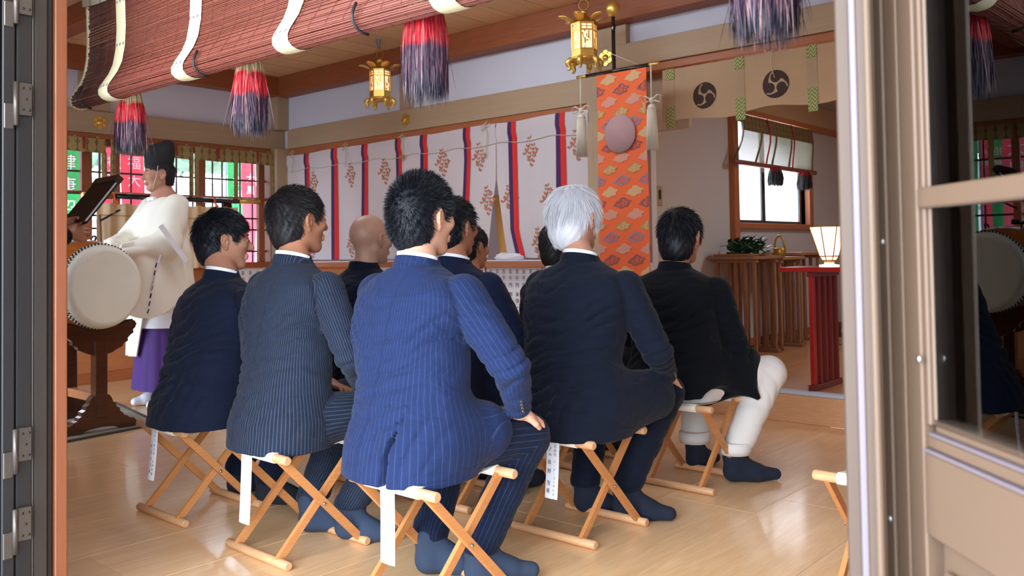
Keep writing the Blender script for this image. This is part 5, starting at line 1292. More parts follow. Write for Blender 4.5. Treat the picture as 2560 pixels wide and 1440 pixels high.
def head_prims(c, R, s=1.0, ear=1.0):
    """face looks along local +x; c is the middle of the head"""
    T = lambda *p: V3(*c)+R@(V3(*p)*s)
    E = lambda p, r, R2=None: Ell(T(*p), [x*s for x in r], R if R2 is None else R@R2)
    C = lambda a, b, ra, rb: Cap(T(*a), T(*b), ra*s, rb*s)
    P = [(E((-.018, 0, .028), (.098, .077, .090)), .02, 'u'), (E((.022, 0, -.02), (.070, .064, .082)), .03, 'u'),
         (C((.01, 0, -.055), (.066, 0, -.095), .046, .022), .025, 'u'), (C((-.012, .05, -.045), (.055, .016, -.094), .020, .018), .02, 'u'), (C((-.012, -.05, -.045), (.055, -.016, -.094), .020, .018), .02, 'u'),
         (C((.072, -.030, .028), (.072, .030, .028), .012, .012), .016, 'u'),
         (E((.058, .040, -.014), (.028, .026, .024)), .014, 'u'), (E((.058, -.040, -.014), (.028, .026, .024)), .014, 'u'),
         (E((.092, .030, .006), (.014, .016, .009)), .010, 'cut'), (E((.092, -.030, .006), (.014, .016, .009)), .010, 'cut'),
         (C((.084, 0, .014), (.108, 0, -.024), .008, .0125), .008, 'u'), (C((.096, .011, -.027), (.096, -.011, -.027), .0085, .0085), .005, 'u'),
         (E((.0815, .031, .004), (.011, .015, .009)), .003, 'u'), (E((.0815, -.031, .004), (.011, .015, .009)), .003, 'u'),
         (C((.088, -.018, -.056), (.088, .018, -.056), .0075, .0075), .005, 'u'), (C((.087, -.014, -.067), (.087, .014, -.067), .0085, .0085), .005, 'u'),
         (E((.097, 0, -.0615), (.008, .022, .0016)), .003, 'cut')]
    return P
def hand_prims(W, d, nrm, side, curl=.5, s=1.0, spread=.10):
    """W wrist, d towards the fingers, nrm out of the back of the hand, side +1 if the thumb is on the +cross side"""
    d = V3(*d)/np.linalg.norm(d); nrm = V3(*nrm); nrm = nrm-d*(nrm@d); nrm /= np.linalg.norm(nrm); lat = np.cross(d, nrm)*side
    T = lambda a, b, c: V3(*W)+(d*a+lat*b+nrm*c)*s
    R = np.stack([d, lat, nrm], 1)
    P = [(Ell(T(.045, 0, 0), [.052*s, .039*s, .0155*s], R), .010, 'u'), (Cap(T(-.02, 0, 0), T(.02, 0, 0), .024*s, .026*s), .014, 'u'), (Cap(T(.03, .022, -.004), T(.06, .032, -.012), .017*s, .012*s), .008, 'u')]
    L = [(.028, .031, .020, .016), (.009, .036, .023, .017), (-.010, .033, .021, .016), (-.028, .026, .016, .014)]
    for k, (b, l1, l2, l3) in enumerate(L):
        a0 = spread*(1.2-k*.8); p = T(.080-.004*abs(k-1), b, .002); ang = curl*.35; pts = [p]
        for l, inc in ((l1, curl*.55), (l2, curl*.65), (l3, curl*.45)):
            dirv = d*math.cos(ang)*math.cos(a0)+lat*math.sin(a0)*math.cos(ang)-nrm*math.sin(ang); pts.append(pts[-1]+dirv*l*s); ang += inc*1.4
        r = .0088*s if k < 3 else .0076*s
        for q in range(3): P.append((Cap(pts[q], pts[q+1], r*(1-.06*q), r*(1-.06*(q+1))), .0025, 'u'))
    t0, t1, t2 = T(.022, .030, -.006), T(.052, .050, -.016), T(.078, .052, -.024)
    P += [(Cap(t0, t1, .0125*s, .0105*s), .006, 'u'), (Cap(t1, t2, .0105*s, .0085*s), .003, 'u')]
    return P
def stripe_attr(root, arms, torso_c):
    def f(V):
        W = V.astype(float); n = len(W); best = np.full(n, 1e9); u = np.zeros(n)
        cx = np.interp(W[:, 2], [.3, .6, .95], [torso_c[0], torso_c[0]+.02, torso_c[0]+.07]); dx, dy = W[:, 0]-cx, W[:, 1]-torso_c[1]
        ang = np.arctan2(dy, -dx); u = ang*.185; best = np.sqrt(dx**2+dy**2)-.175; tor = torso_c[2](W[:, 0], W[:, 1], W[:, 2]) if len(torso_c) > 2 else best; seam_shade = np.zeros(n)
        for segs in arms:
            for a, b, ra, rb in segs:
                a, b = V3(*a), V3(*b); ab = b-a; t = np.clip((W-a)@ab/(ab@ab), 0, 1); q = W-a-t[:, None]*ab; dd = np.linalg.norm(q, axis=1)
                d = ab/np.linalg.norm(ab); e1 = np.cross(d, V3(0, 1, 0)); e1 /= np.linalg.norm(e1); e2 = np.cross(d, e1)
                v = dd-(ra+(rb-ra)*t)
                if len(torso_c) > 2 and ra > .065: seam_shade = np.maximum(seam_shade, np.exp(-((v-tor)/.0065)**2)*(t < .45))
                m = v < best; u[m] = (np.arctan2(q@e2, -(q@e1))*.062+.8)[m]; best = np.minimum(best, v)
        return {'u': u, 'seam_shade': seam_shade}
    return f
def wrinkles(spots, amp=.004):
    """soft folds: each spot = (centre, radius, direction of the fold lines' normal, wavelength)"""
    def f(F, X, Y, Z):
        G = F+.0016*np.sin(X*23+Z*31+2*np.sin(Y*17))*np.sin(Y*27+Z*9)
        for c, r, n, wl, am in spots:
            n = V3(*n)/np.linalg.norm(n); d2 = ((X-c[0])**2+(Y-c[1])**2+(Z-c[2])**2)/(r*r)
            ph = (X*n[0]+Y*n[1]+Z*n[2])*2*math.pi/wl+1.6*np.sin((X*n[1]+Y*n[2]+Z*n[0])*17)+.9*np.sin((X+Y-Z)*29)
            q = 1-np.abs(np.sin(ph*.5)); G = G+am*np.exp(-d2)*(2.2*q*q-.55)
        return G
    return f
def hair(parent, c, R, s, mat, style, seed=1):
    """cap of hair shaped on the skull plus combed strands, one mesh"""
    T = lambda p: V3(*c)+(R@(np.asarray(p, float).T*s)).T
    th = style.get('th', .010); up = style.get('up', .012); nape = style.get('nape', -.085)-.022; front = style.get('front', .03); tail = style.get('fall', 0)
    r_ = V3(.098+th, .077+th*.62, .090+up); c_ = V3(-.018, 0, .028)
    prims = [(Ell(T(c_), r_*s, R), .02, 'u'), (Ell(T((-.050, 0, -.042)), [(.052+th)*s, (.062+th*.5)*s, .078*s], R), .03, 'u')]
    if tail: prims.append((Ell(T((-.070, 0, -.055)), [(.040)*s, .062*s, .050*s], R), .03, 'u'))
    f = Field(np.min([p[0].lo for p in prims], 0)-.02, np.max([p[0].hi for p in prims], 0)+.02, style.get('vox', .0045))
    for p, k, op in prims: f.add(p, k, op)
    C0 = V3(*c)
    def cut(F, X, Y, Z):
        x = ((X-C0[0])*R[0, 0]+(Y-C0[1])*R[1, 0]+(Z-C0[2])*R[2, 0])/s; y = ((X-C0[0])*R[0, 1]+(Y-C0[1])*R[1, 1]+(Z-C0[2])*R[2, 1])/s; z = ((X-C0[0])*R[0, 2]+(Y-C0[1])*R[1, 2]+(Z-C0[2])*R[2, 2])/s
        a = (x-front-.62*(z-.0))*.85; b = nape-z+np.where(x > -.04, (x+.04)*1.4, 0)
        q = (x+.008)**2/.030**2+(z+.002)**2/.040**2; e = np.where(np.abs(y) > .055, (1-q)*.02, -1)
        e2 = np.where(z < -.005, (x+.028)*.9, -1) 
        return np.maximum(F+.0015*np.sin(x*190+y*90)*np.sin(z*120+y*170), np.maximum(np.maximum(a, b), np.maximum(e, e2))*s)
    f.mod(cut); V, Fs = f.mesh()
    T3 = np.concatenate([Fs[:, [0, 1, 2]], Fs[:, [0, 2, 3]]])
    n = style.get('n', 3000); rs = np.random.RandomState(seed)
    fc = V[T3[rs.randint(0, len(T3), n)]]; w = rs.dirichlet((1, 1, 1), n)[:, :, None]; P = (fc*w).sum(1)
    loc = ((P-C0)@R)/s; nr = (loc-c_)/r_**2; nr /= np.linalg.norm(nr, axis=1, keepdims=True)
    out = (nr@R.T)
    wh = style.get('whorl', (-.06, .0, .09)); fl_ = loc-V3(*wh); fl_ -= nr*(fl_*nr).sum(1, keepdims=True); fl_ /= np.linalg.norm(fl_, axis=1, keepdims=True)+1e-6
    if 'comb' in style: cb = V3(*style['comb']); fl_ = fl_*(1-style.get('cw', .6))+(cb-nr*(nr@cb)[:, None])*style.get('cw', .6)
    fl_ = fl_@R.T; jit = rs.normal(size=(n, 3))*style.get('jit', .15)
    D = out*style.get('stand', .5)+fl_*style.get('lay', .7)+jit; D /= np.linalg.norm(D, axis=1, keepdims=True)
    ln = style.get('len', .022)*(.6+.7*rs.rand(n)); ln *= np.clip((loc[:, 2]-nape)/.07, .25, 1)
    Vs, Ts = strands(P-out*.002, D, (fl_*.5-V3(0, 0, style.get('sag', .2)))*style.get('bend', .5), ln, style.get('w', .0011))
    return raw('hair', np.concatenate([V, Vs]), np.concatenate([T3, Ts+len(V)]), mat, parent)
def ears(parent, c, R, s, mat):
    for sg in (1, -1):
        Re = R@rotm(sg*math.radians(-24), math.radians(-10)); C = V3(*c)+R@(V3(-.012, sg*.081, -.004)*s)
        T = lambda *p: tuple(C+Re@(V3(p[0], sg*p[1], p[2])*s))
        P = [(Ell(T(0, .004, .001), [.017*s, .0075*s, .0255*s], Re), .004, 'u'), (Ell(T(.010, 0, 0), [.012*s, .009*s, .020*s], Re), .006, 'u'), (Ell(T(.003, .002, -.026), [.010*s, .006*s, .012*s], Re), .005, 'u')]
        rim = [T(.012, .008, .010), T(.009, .010, .021), T(-.004, .012, .027), T(-.015, .013, .021), T(-.019, .013, .005), T(-.015, .011, -.011), T(-.005, .008, -.023)]
        for a_, b_ in zip(rim, rim[1:]): P.append((Cap(a_, b_, .0036*s, .0036*s), .003, 'u'))
        P += [(Ell(T(.004, .014, -.003), [.008*s, .008*s, .011*s], Re), .003, 'cut'), (Ell(T(-.008, .015, .010), [.0045*s, .006*s, .016*s], Re), .002, 'cut')]
        sdf_obj('ear', P, .0016, mat, parent, pad=.006)
def face_bits(parent, c, R, s, brow='hair_black', glasses=False):
    ears(parent, c, R, s, parent.data.materials[0].name)
    T = lambda *p: tuple(V3(*c)+R@(V3(*p)*s))
    for sg in (1, -1):
        m = MB(); m.tube([T(.0905, sg*.019, .004), T(.0935, sg*.030, .0062), T(.088, sg*.042, .003)], [.0012, .0022, .001], 6); m.build('eye', 'hair_black', parent, loc=(0, 0, 0), fixn=False)
        m = MB(); m.tube([T(.0875, sg*.015, .024), T(.088, sg*.030, .030), T(.078, sg*.045, .026)], [.0022, .0032, .0014], 6); m.build('eyebrow', brow, parent, loc=(0, 0, 0), fixn=False)
    m = MB(); m.tube([T(.0925, -.018, -.0615), T(.0965, 0, -.0605), T(.0925, .018, -.0615)], [.001, .0025, .001], 6); m.build('lips', 'lip', parent, loc=(0, 0, 0), fixn=False)
    if glasses:
        m = MB()
        for sg in (1, -1):
            m.tube([T(.102, sg*(.030+.020*math.cos(a)), .002+.016*math.sin(a)) for a in [2*math.pi*q/16 for q in range(17)]], .0011*s, 5, False)
            m.tube([T(.100, sg*.050, .006), T(.06, sg*.078, .008), T(-.010, sg*.084, .008)], .0012*s, 5)
        m.tube([T(.103, -.010, .006), T(.106, 0, .008), T(.103, .010, .006)], .0011*s, 5); m.build('glasses', 'glasses_metal', parent, loc=(0, 0, 0), fixn=False)
def foot_prims(h, t, r=1.0):
    h, t = V3(*h), V3(*t); d = t-h; d = d/np.linalg.norm(d)
    return [(Cap(h, h+(t-h)*.55, .036*r, .040*r), .02, 'u'), (Cap(h+(t-h)*.5, t, .040*r, .026*r), .02, 'u'), (Cap(h+V3(0, 0, .005), h+V3(0, 0, .085)-d*.004, .036*r, .039*r), .02, 'u'), (Cap(h+V3(0, 0, .075), h+(t-h)*.55+V3(0, 0, .004), .036*r, .036*r), .02, 'u')]
def seated_man(label, root, g):
    """g holds joints in room coordinates"""
    rx, ry = root; L = lambda p: (p[0]-rx, p[1]-ry, p[2])
    hs = g.get('hs', 1.0)*1.05; hc = L(g['head']); hc = (hc[0], hc[1], hc[2]-.010); R = rotm(g.get('hyaw', 0), g.get('hpitch', 0), g.get('hroll', 0))
    w, dp = g.get('w', .205), g.get('dp', .135); vx = g.get('vox', .0048)
    ch = L(g['chest']); tx, ty = ch[0], ch[1]; zs = ch[2]+.012            # zs = shoulder line
    hipx, hipy = g.get('hip', (0, 0)); 
    sh = [(L(p)[0], L(p)[1], p[2]+.018) for p in g['sh']]; el = [L(p) for p in g['el']]; wr = [L(p) for p in g['wr']]
    kn = [L(p) for p in g['kn']]; an = [L(p) for p in g['an']]; to = [L(p) for p in g['to']]
    hips = [(hipx+.02, hipy+.095, .455), (hipx+.02, hipy-.095, .455)]
    nb = (tx+.01, ty, zs+.075)      # base of the neck
    P = head_prims(hc, R, hs)
    nk = tuple(V3(*hc)+R@(V3(-.030, 0, -.055)*hs))
    P += [(Cap(nk, nb, .052*hs*g.get('neck', 1), .060*g.get('neck', 1)), .025, 'u'), (Cap(nb, (tx, ty, zs-.10), .055, .09), .03, 'u'), (Cap((tx, ty, zs-.12), (hipx, hipy, .50), .09, .10), .04, 'u')]
    for k in (0, 1):
        P += [(Cap(sh[k], el[k], .045, .038), .03, 'u'), (Cap(el[k], wr[k], .036, .026), .015, 'u'), (Cap((tx, ty, zs-.03), sh[k], .055, .045), .03, 'u'),
              (Cap(hips[k], kn[k], .065, .045), .03, 'u'), (Cap(kn[k], an[k], .045, .028), .02, 'u'), (Cap(an[k], (an[k][0], an[k][1], .05), .028, .024), .015, 'u'), (Cap((an[k][0], an[k][1], .045), (an[k][0]*.35+to[k][0]*.65, an[k][1]*.35+to[k][1]*.65, .032), .024, .018), .015, 'u')]
        hd = g['hand'][k]; P += hand_prims(wr[k], hd[0], hd[1], hd[2], hd[3] if len(hd) > 3 else .5, .92)
    body = sdf_obj('person', P, vx, g['skin'], None, (rx, ry, 0)); tagit(body, label, 'person', 'seated guests in dark suits')
    face_bits(body, hc, R, hs, g.get('brow', 'hair_black'), g.get('glasses', False))
    if g.get('hair'): hair(body, hc, R, hs, g['hairmat'], g['hair'], g.get('seed', 1))
    # jacket
    hem = g.get('hem', .375); fl = g.get('flare', 1.0); zc = zs+.10; sx = g.get('slope', .0)
    rows = [(hem, hipx-.035, hipy, dp*1.22*fl, w*.99*fl), (.46, hipx-.030, hipy, dp*1.16*fl, w*.97*fl), (.56, hipx-.014+(tx-hipx)*.15, hipy+(ty-hipy)*.15, dp*1.05, w*.91),
            (.66, hipx+(tx-hipx)*.42-.012, hipy+(ty-hipy)*.42, dp*1.02, w*.92), (zs-.14, tx-.028, ty, dp*1.05, w*1.02), (zs-.06, tx-.018, ty, dp*.98, w*1.05), (zs, tx-.010, ty, dp*.86, w*1.0),
            (zs+.035, tx-.004, ty, dp*.70, w*.82), (zs+.062, tx, ty, dp*.60, w*.56), (zs+.08, tx+.004, ty, .074, .084), (zc+.0, tx+.012, ty, .060, .068), (zc+.012, tx+.014, ty, .058, .064)]
    tor = Loft(rows, 2.35); J = [(tor, .02, 'u')]
    arms = []
    cf = [tuple(V3(*wr[k])+(V3(*el[k])-V3(*wr[k]))*.15) for k in (0, 1)]
    ar = g.get('arm', 1.0)
    for a_, b_, r0, r1 in g.get('drape', []): J.append((Cap(a_, b_, r0, r1), .05, 'u'))
    for k in (0, 1):
        segs = [(sh[k], el[k], .070*ar, .056*ar), (el[k], cf[k], .055*ar, .041*ar)]; arms.append(segs)
        J += [(Cap(*segs[0]), .009, 'u'), (Cap(*segs[1]), .012, 'u')]
    for c_, r_ in g.get('bite', []): J.append((Ell(c_, r_), .01, 'cut'))
    up = V3(*hc)+R@(V3(-.02, 0, -.06)*hs); J.append((Cap(tuple(up), (nb[0], nb[1], nb[2]-.0), .050*hs*g.get('neck', 1), .056), .004, 'cut'))
    if g.get('vent'):
        vy, vz, vw = g['vent']; px_ = hipx-dp*1.6*fl
        J.append((Loft([(hem-.03, px_, hipy+vy, .075, vw), (vz, px_, hipy+vy, .055, .0035)], 2), 0, 'cut'))
    wk = [((tx-dp, ty+.03, zs-.02), .13, (0, .35, 1), .06, .0030), ((hipx-dp, hipy, .62), .15, (.1, .30, 1), .060, .0060), ((hipx-dp*.7, hipy+.12, .60), .10, (.3, .2, 1), .045, .0050), ((tx-dp*.9, ty-w*.75, zs-.14), .08, (.2, .7, .7), .038, .0070), ((tx-dp*.9, ty+w*.75, zs-.14), .08, (.2, -.7, .7), .038, .0070), ((hipx-dp, hipy-w*.4, .50), .10, (0, 1, .25), .06, .006), ((tx-dp, ty-.02, zs-.20), .12, (.0, .5, 1), .075, .003)]
    for k in (0, 1):
        wk.append((el[k], .085, tuple(V3(*wr[k])-V3(*sh[k])), .046, .0080)); wk.append((tuple((V3(*sh[k])*.6+V3(*el[k])*.4)), .08, (.3, 0, 1), .05, .0045)); wk.append((cf[k], .06, tuple(V3(*wr[k])-V3(*el[k])), .04, .003))
    wk += g.get('folds', [])
    # shade of the creases where sleeves meet the back, painted by attribute
    jk = sdf_obj('jacket', J, g.get('jv', .0068), g['suit'], body, post=wrinkles(wk), attr=stripe_attr(None, arms, (hipx, (ty+hipy)/2, tor)))
    # collar band of the jacket and the shirt collar
    cz0, cx0 = zc-.028, tx+.008
    def band(name, mat, r0, r1, z0, z1, tilt, th=.004):
        m = MB(); m.grid(lambda a, b: (cx0+(r0+(r1-r0)*b)*math.cos(2*math.pi*a)*1.02, ty+(r0+(r1-r0)*b)*1.08*math.sin(2*math.pi*a), z0+(z1-z0)*b-tilt*math.cos(2*math.pi*a)), 40, 3)
        m.grid(lambda a, b: (cx0+(r0+(r1-r0)*b-th)*math.cos(2*math.pi*a)*1.02, ty+(r0+(r1-r0)*b-th)*1.08*math.sin(2*math.pi*a), z0+(z1-z0)*b-tilt*math.cos(2*math.pi*a)), 40, 3)
        m.grid(lambda a, b: (cx0+(r1-th*b)*math.cos(2*math.pi*a)*1.02, ty+(r1-th*b)*1.08*math.sin(2*math.pi*a), z1-tilt*math.cos(2*math.pi*a)), 40, 1)
        o = m.build(name, mat, jk, loc=(0, 0, 0), fixn=False); return o
    o = band('jacket_collar', g['suit'], .088, .071, cz0-.030, cz0+.030, .016, .005)
    a_ = o.data.attributes.new('u', 'FLOAT', 'POINT'); a_.data.foreach_set('value', np.array([v.co.y for v in o.data.vertices], np.float32)*1.0)
    if g.get('shirt', True): band('shirt_collar', 'shirt', .068, .0645, cz0-.005, cz0+.043, .017)
    # cuffs
    for k in (0, 1):
        a, b = V3(*cf[k]), V3(*wr[k]); d = (b-a)/np.linalg.norm(b-a)
        m = MB(); m.tube([tuple(a-d*.01), tuple(a+d*.030)], [.034*ar, .033*ar], 16); m.build('shirt_cuff', 'shirt', body, loc=(0, 0, 0), fixn=False)
    for k, n_ in g.get('buttons', []):
        a, b = V3(*el[k]), V3(*cf[k]); d = (b-a)/np.linalg.norm(b-a); o_ = V3(*n_); o_ -= d*(o_@d); o_ /= np.linalg.norm(o_)
        for q in range(4):
            m = MB(); p = b-d*(.010+.014*q)+o_*.0425*ar; m.tube([tuple(p-o_*.003), tuple(p+o_*.004)], [.0062, .0052], 10); m.build('button', 'hinge_steel', jk, loc=(0, 0, 0), fixn=False)
    # trousers
    tr = g.get('legr', 1.0); Tp = [(Loft([(.372, hipx-.02, hipy, .15, .20), (.43, hipx, hipy, .15, .19), (.52, hipx+.02, hipy, .12, .16), (.56, hipx+.02, hipy, .08, .12)], 2.3), .03, 'u')]
    tw = []; tsegs = []
    for k in (0, 1):
        ak = V3(*an[k]); kk = V3(*kn[k]); hm = ak+(kk-ak)*g.get('hemup', .06)
        Tp += [(Cap(hips[k], kn[k], .098*tr, .074*tr), .03, 'u'), (Cap(kn[k], tuple(hm), .072*tr, .060*tr), .02, 'u')]; tsegs.append([(hips[k], kn[k], .09, .07), (kn[k], tuple(hm), .07, .06)])
        tw += [((kn[k][0]-.03, kn[k][1], kn[k][2]-.06), .09, (1, 0, .6), .045, .004), (tuple(hm+(kk-hm)*.15), .08, (0, 0, 1), .05, .0035), (tuple(kk*.55+ak*.45), .10, (.3, 0, 1), .09, .003)]
    def tpost(F, X, Y, Z):
        F = wrinkles(tw)(F, X, Y, Z)
        return np.maximum(F, g.get('hemz', .085)-Z+.0*X)
    sdf_obj('trousers', Tp, g.get('tv', .0085), g.get('pants', g['suit']), body, post=tpost, attr=stripe_attr(None, tsegs, (hipx, hipy)))
    if g.get('cuff'):
        for k in (0, 1):
            ak = V3(*an[k]); kk = V3(*kn[k]); hz = g.get('hemz', .085); cx_, cy_ = (ak+(kk-ak)*.08)[:2]; m = MB()
            m.lathe([(.060, hz-.002), (.074, hz-.004), (.077, hz+.02), (.076, hz+.045), (.068, hz+.05)], (cx_, cy_, 0), 24, 'z', 1.0, .95); m.build('trouser_cuff', g['pants'], body, loc=(0, 0, 0), fixn=False)
    for k in (0, 1):
        fp = foot_prims((an[k][0], an[k][1], .040), (to[k][0], to[k][1], .030)); fp.append((Cap((an[k][0], an[k][1], .05), tuple(V3(*an[k])+(V3(*kn[k])-V3(*an[k]))*.50), .036, .046), .02, 'u'))
        def fpost(F, X, Y, Z): return np.maximum(F, .004-Z)+.0*X
        sdf_obj('sock', fp, .006, g['sock'], body, post=fpost)
    return body
DN = (0, 0, 1)
men = {}
# the spiky haired man in the blue pinstripe suit, nearest the camera
men['m3'] = seated_man('man with short spiky black hair in a blue pinstripe suit, nearest, in the middle', (1.88, 2.03), dict(
    head=(2.03, 2.17, 1.175), hyaw=-.05, hpitch=.02, hs=1.0, skin='skin_pale', chest=(1.97, 2.15, .915), hip=(-.005, .03), w=.222, dp=.140, neck=1.02,
    sh=[(1.985, 2.36, .890), (1.985, 1.945, .890)], el=[(2.06, 2.46, .66), (2.03, 1.79, .690)], wr=[(2.26, 2.30, .53), (2.12, 1.835, .540)],
    kn=[(2.28, 2.27, .455), (2.215, 1.885, .440)], an=[(1.985, 2.125, .10), (2.02, 1.935, .10)], to=[(2.11, 1.985, .03), (2.16, 1.83, .03)],
    hand=[((1, -.2, -.2), (.1, 0, 1), -1, .5), ((.93, .12, -.36), (.38, -.25, .88), 1, .5)], suit='suit_blue', pants='suit_blue_dark', sock='sock_grey', hem=.365, flare=1.02, arm=1.06, drape=[((.0, -.06, .47), (.15, -.11, .48), .130, .100)],
    vent=(-.075, .60, .016), buttons=[(1, (-.6, -.8, .1))], hairmat='hair_black', vox=.0040, hemz=.10,
    hair=dict(th=.014, up=.030, nape=-.082, front=.036, n=11000, stand=.95, lay=.38, len=.021, jit=.10, bend=.12, w=.0009, whorl=(-.085, .0, .075)), seed=3,
    folds=[((1.75-1.88, 2.20-2.03, .93), .10, (.0, .3, 1), .05, .003), ((.04, -.17, .83), .06, (.7, .2, .7), .035, .005)]))
men['m2'] = seated_man('man with dark hair in a grey striped suit, hands joined on his lap', (1.875, 2.70), dict(
    head=(2.030, 2.885, 1.190), hyaw=-.10, hpitch=-.02, hroll=.0, hs=1.0, skin='skin_tan', chest=(1.965, 2.845, 0.925), hip=(-.005, 0.040), w=.205, dp=.135,
    sh=[(1.975, 3.045, 0.900), (1.980, 2.650, 0.900)], el=[(2.030, 3.121, 0.670), (1.985, 2.516, 0.680)], wr=[(2.160, 2.882, 0.530), (2.140, 2.623, 0.525)],
    kn=[(2.290, 2.920, 0.460), (2.270, 2.540, 0.450)], an=[(2.000, 2.790, 0.100), (2.035, 2.615, 0.100)], to=[(2.130, 2.660, 0.030), (2.115, 2.460, 0.030)],
    hand=[((.2, -1, -.15), (.2, 0, 1), -1, .7), ((.35, .9, -.25), (.1, -.1, 1), 1, .7)], suit='suit_stripe', sock='sock_grey', hem=.362, flare=1.03,
    vent=(.135, .60, .013), hairmat='hair_dark', hair=dict(th=.012, up=.016, nape=-.082, front=.036, n=13000, stand=.35, lay=.85, len=.022, jit=.14, bend=.35, w=.0007, whorl=(-.07, .01, .085)), seed=5, vox=.0045, hemz=.115))
men['m1'] = seated_man('man in plain navy suit with thick black hair, face in profile, next to the drum', (1.90, 3.345), dict(
    head=(2.060, 3.480, 1.125), hyaw=-.44, hpitch=.06, hs=1.0, skin='skin', chest=(1.990, 3.400, 0.865), hip=(-.03, -0.030), w=.215, dp=.145, neck=1.08,
    sh=[(2.000, 3.610, 0.835), (2.000, 3.200, 0.835)], el=[(2.090, 3.678, 0.620), (2.070, 3.088, 0.620)], wr=[(2.320, 3.510, 0.510), (2.300, 3.250, 0.510)],
    kn=[(2.340, 3.520, 0.460), (2.330, 3.200, 0.450)], an=[(2.110, 3.480, 0.100), (2.100, 3.240, 0.100)], to=[(2.280, 3.460, 0.030), (2.220, 3.130, 0.030)],
    hand=[((.8, -.5, -.2), (.2, 0, 1), -1, .5), ((.8, .5, -.25), (.1, -.1, 1), 1, .5)], suit='suit_navy', sock='sock_black', hem=.375, flare=1.02, legr=1.0,
    vent=(.12, .52, .010), hairmat='hair_black', hair=dict(th=.014, up=.018, nape=-.085, front=.034, n=12000, stand=.22, lay=.9, len=.026, jit=.12, bend=.4, w=.0010, whorl=(-.07, 0, .09), comb=(1, 0, -.2), cw=.3), seed=7, hemz=.03,
    folds=[((-.16, .05, .62), .16, (.05, .1, 1), .07, .006)]))
men['m4'] = seated_man('bald man in a plain dark suit between the grey striped and blue pinstripe backs', (2.70, 3.28), dict(
    head=(2.840, 3.425, 1.130), hyaw=-.05, hpitch=.02, hs=1.0, skin='skin_bald', chest=(2.790, 3.430, 0.885), hip=(-.005, 0.090), w=.215, dp=.135,
    sh=[(2.800, 3.630, 0.855), (2.800, 3.230, 0.855)], el=[(2.860, 3.681, 0.630), (2.860, 3.141, 0.630)], wr=[(3.080, 3.530, 0.530), (3.080, 3.270, 0.530)],
    kn=[(3.120, 3.510, 0.470), (3.120, 3.180, 0.470)], an=[(2.950, 3.450, 0.100), (2.950, 3.230, 0.100)], to=[(3.130, 3.470, 0.030), (3.130, 3.210, 0.030)],
    hand=[((1, -.2, -.2), (.2, 0, 1), -1), ((1, .2, -.2), (.1, 0, 1), 1)], suit='suit_navy', sock='sock_black', vox=.006, brow='stubble', shirt=False))
men['m5'] = seated_man('man with glasses and black hair in a navy suit right behind the spiky haired man', (2.68, 2.62), dict(
    head=(2.820, 2.810, 1.170), hyaw=-.05, hpitch=.03, hs=1.0, skin='skin_tan', chest=(2.770, 2.775, 0.905), hip=(-.005, 0.120), w=.215, dp=.135, glasses=True,
    sh=[(2.780, 2.970, 0.875), (2.780, 2.575, 0.875)], el=[(2.850, 3.016, 0.650), (2.870, 2.486, 0.650)], wr=[(3.080, 2.870, 0.530), (3.080, 2.530, 0.530)],
    kn=[(3.100, 2.880, 0.470), (3.100, 2.520, 0.470)], an=[(2.920, 2.800, 0.100), (2.920, 2.580, 0.100)], to=[(3.100, 2.820, 0.030), (3.100, 2.520, 0.030)],
    hand=[((1, -.2, -.2), (.2, 0, 1), -1), ((1, .2, -.2), (.1, 0, 1), 1)], suit='suit_m5', sock='sock_navy', vox=.006, hairmat='hair_black',
    hair=dict(th=.011, up=.014, nape=-.075, front=.036, n=4000, stand=.55, lay=.75, len=.028, jit=.15, bend=.3, w=.0012, vox=.006), seed=9))
men['m6'] = seated_man('black haired man sitting low in front of the curtain split, behind the man with glasses', (3.50, 3.28), dict(
    head=(3.660, 3.510, 1.085), hyaw=-.12, hpitch=.05, hs=.97, skin='skin_tan', chest=(3.600, 3.480, 0.825), hip=(-.005, 0.140), w=.21, dp=.135,
    sh=[(3.610, 3.680, 0.800), (3.610, 3.290, 0.800)], el=[(3.680, 3.715, 0.620), (3.680, 3.205, 0.620)], wr=[(3.880, 3.565, 0.530), (3.880, 3.325, 0.530)],
    kn=[(3.920, 3.560, 0.470), (3.920, 3.230, 0.470)], an=[(3.750, 3.500, 0.100), (3.750, 3.280, 0.100)], to=[(3.930, 3.520, 0.030), (3.930, 3.260, 0.030)],
    hand=[((1, -.2, -.2), (.2, 0, 1), -1), ((1, .2, -.2), (.1, 0, 1), 1)], suit='suit_night', sock='sock_black', vox=.006, hairmat='hair_black',
    hair=dict(th=.010, up=.012, nape=-.080, front=.040, n=3000, stand=.35, lay=.9, len=.022, jit=.12, bend=.3, w=.0012, vox=.006), seed=11, jv=.009))
men['m8'] = seated_man('dark haired man almost hidden behind the white haired man', (3.50, 2.74), dict(
    head=(3.640, 2.860, 1.080), hyaw=0.0, hpitch=.03, hs=.97, skin='skin', chest=(3.590, 2.830, 0.830), hip=(-.005, 0.040), w=.20, dp=.135,
    sh=[(3.600, 3.010, 0.800), (3.600, 2.650, 0.800)], el=[(3.670, 3.057, 0.620), (3.670, 2.587, 0.620)], wr=[(3.870, 2.925, 0.530), (3.870, 2.705, 0.530)],
    kn=[(3.920, 2.940, 0.470), (3.920, 2.640, 0.470)], an=[(3.750, 2.880, 0.100), (3.750, 2.660, 0.100)], to=[(3.930, 2.900, 0.030), (3.930, 2.640, 0.030)],
    hand=[((1, -.2, -.2), (.2, 0, 1), -1), ((1, .2, -.2), (.1, 0, 1), 1)], suit='suit_night', sock='sock_black', vox=.006, hairmat='hair_dark',
    hair=dict(th=.008, up=.010, nape=-.080, front=.036, n=3000, stand=.35, lay=.9, len=.018, jit=.12, bend=.3, w=.0012, vox=.006), seed=13, jv=.009))
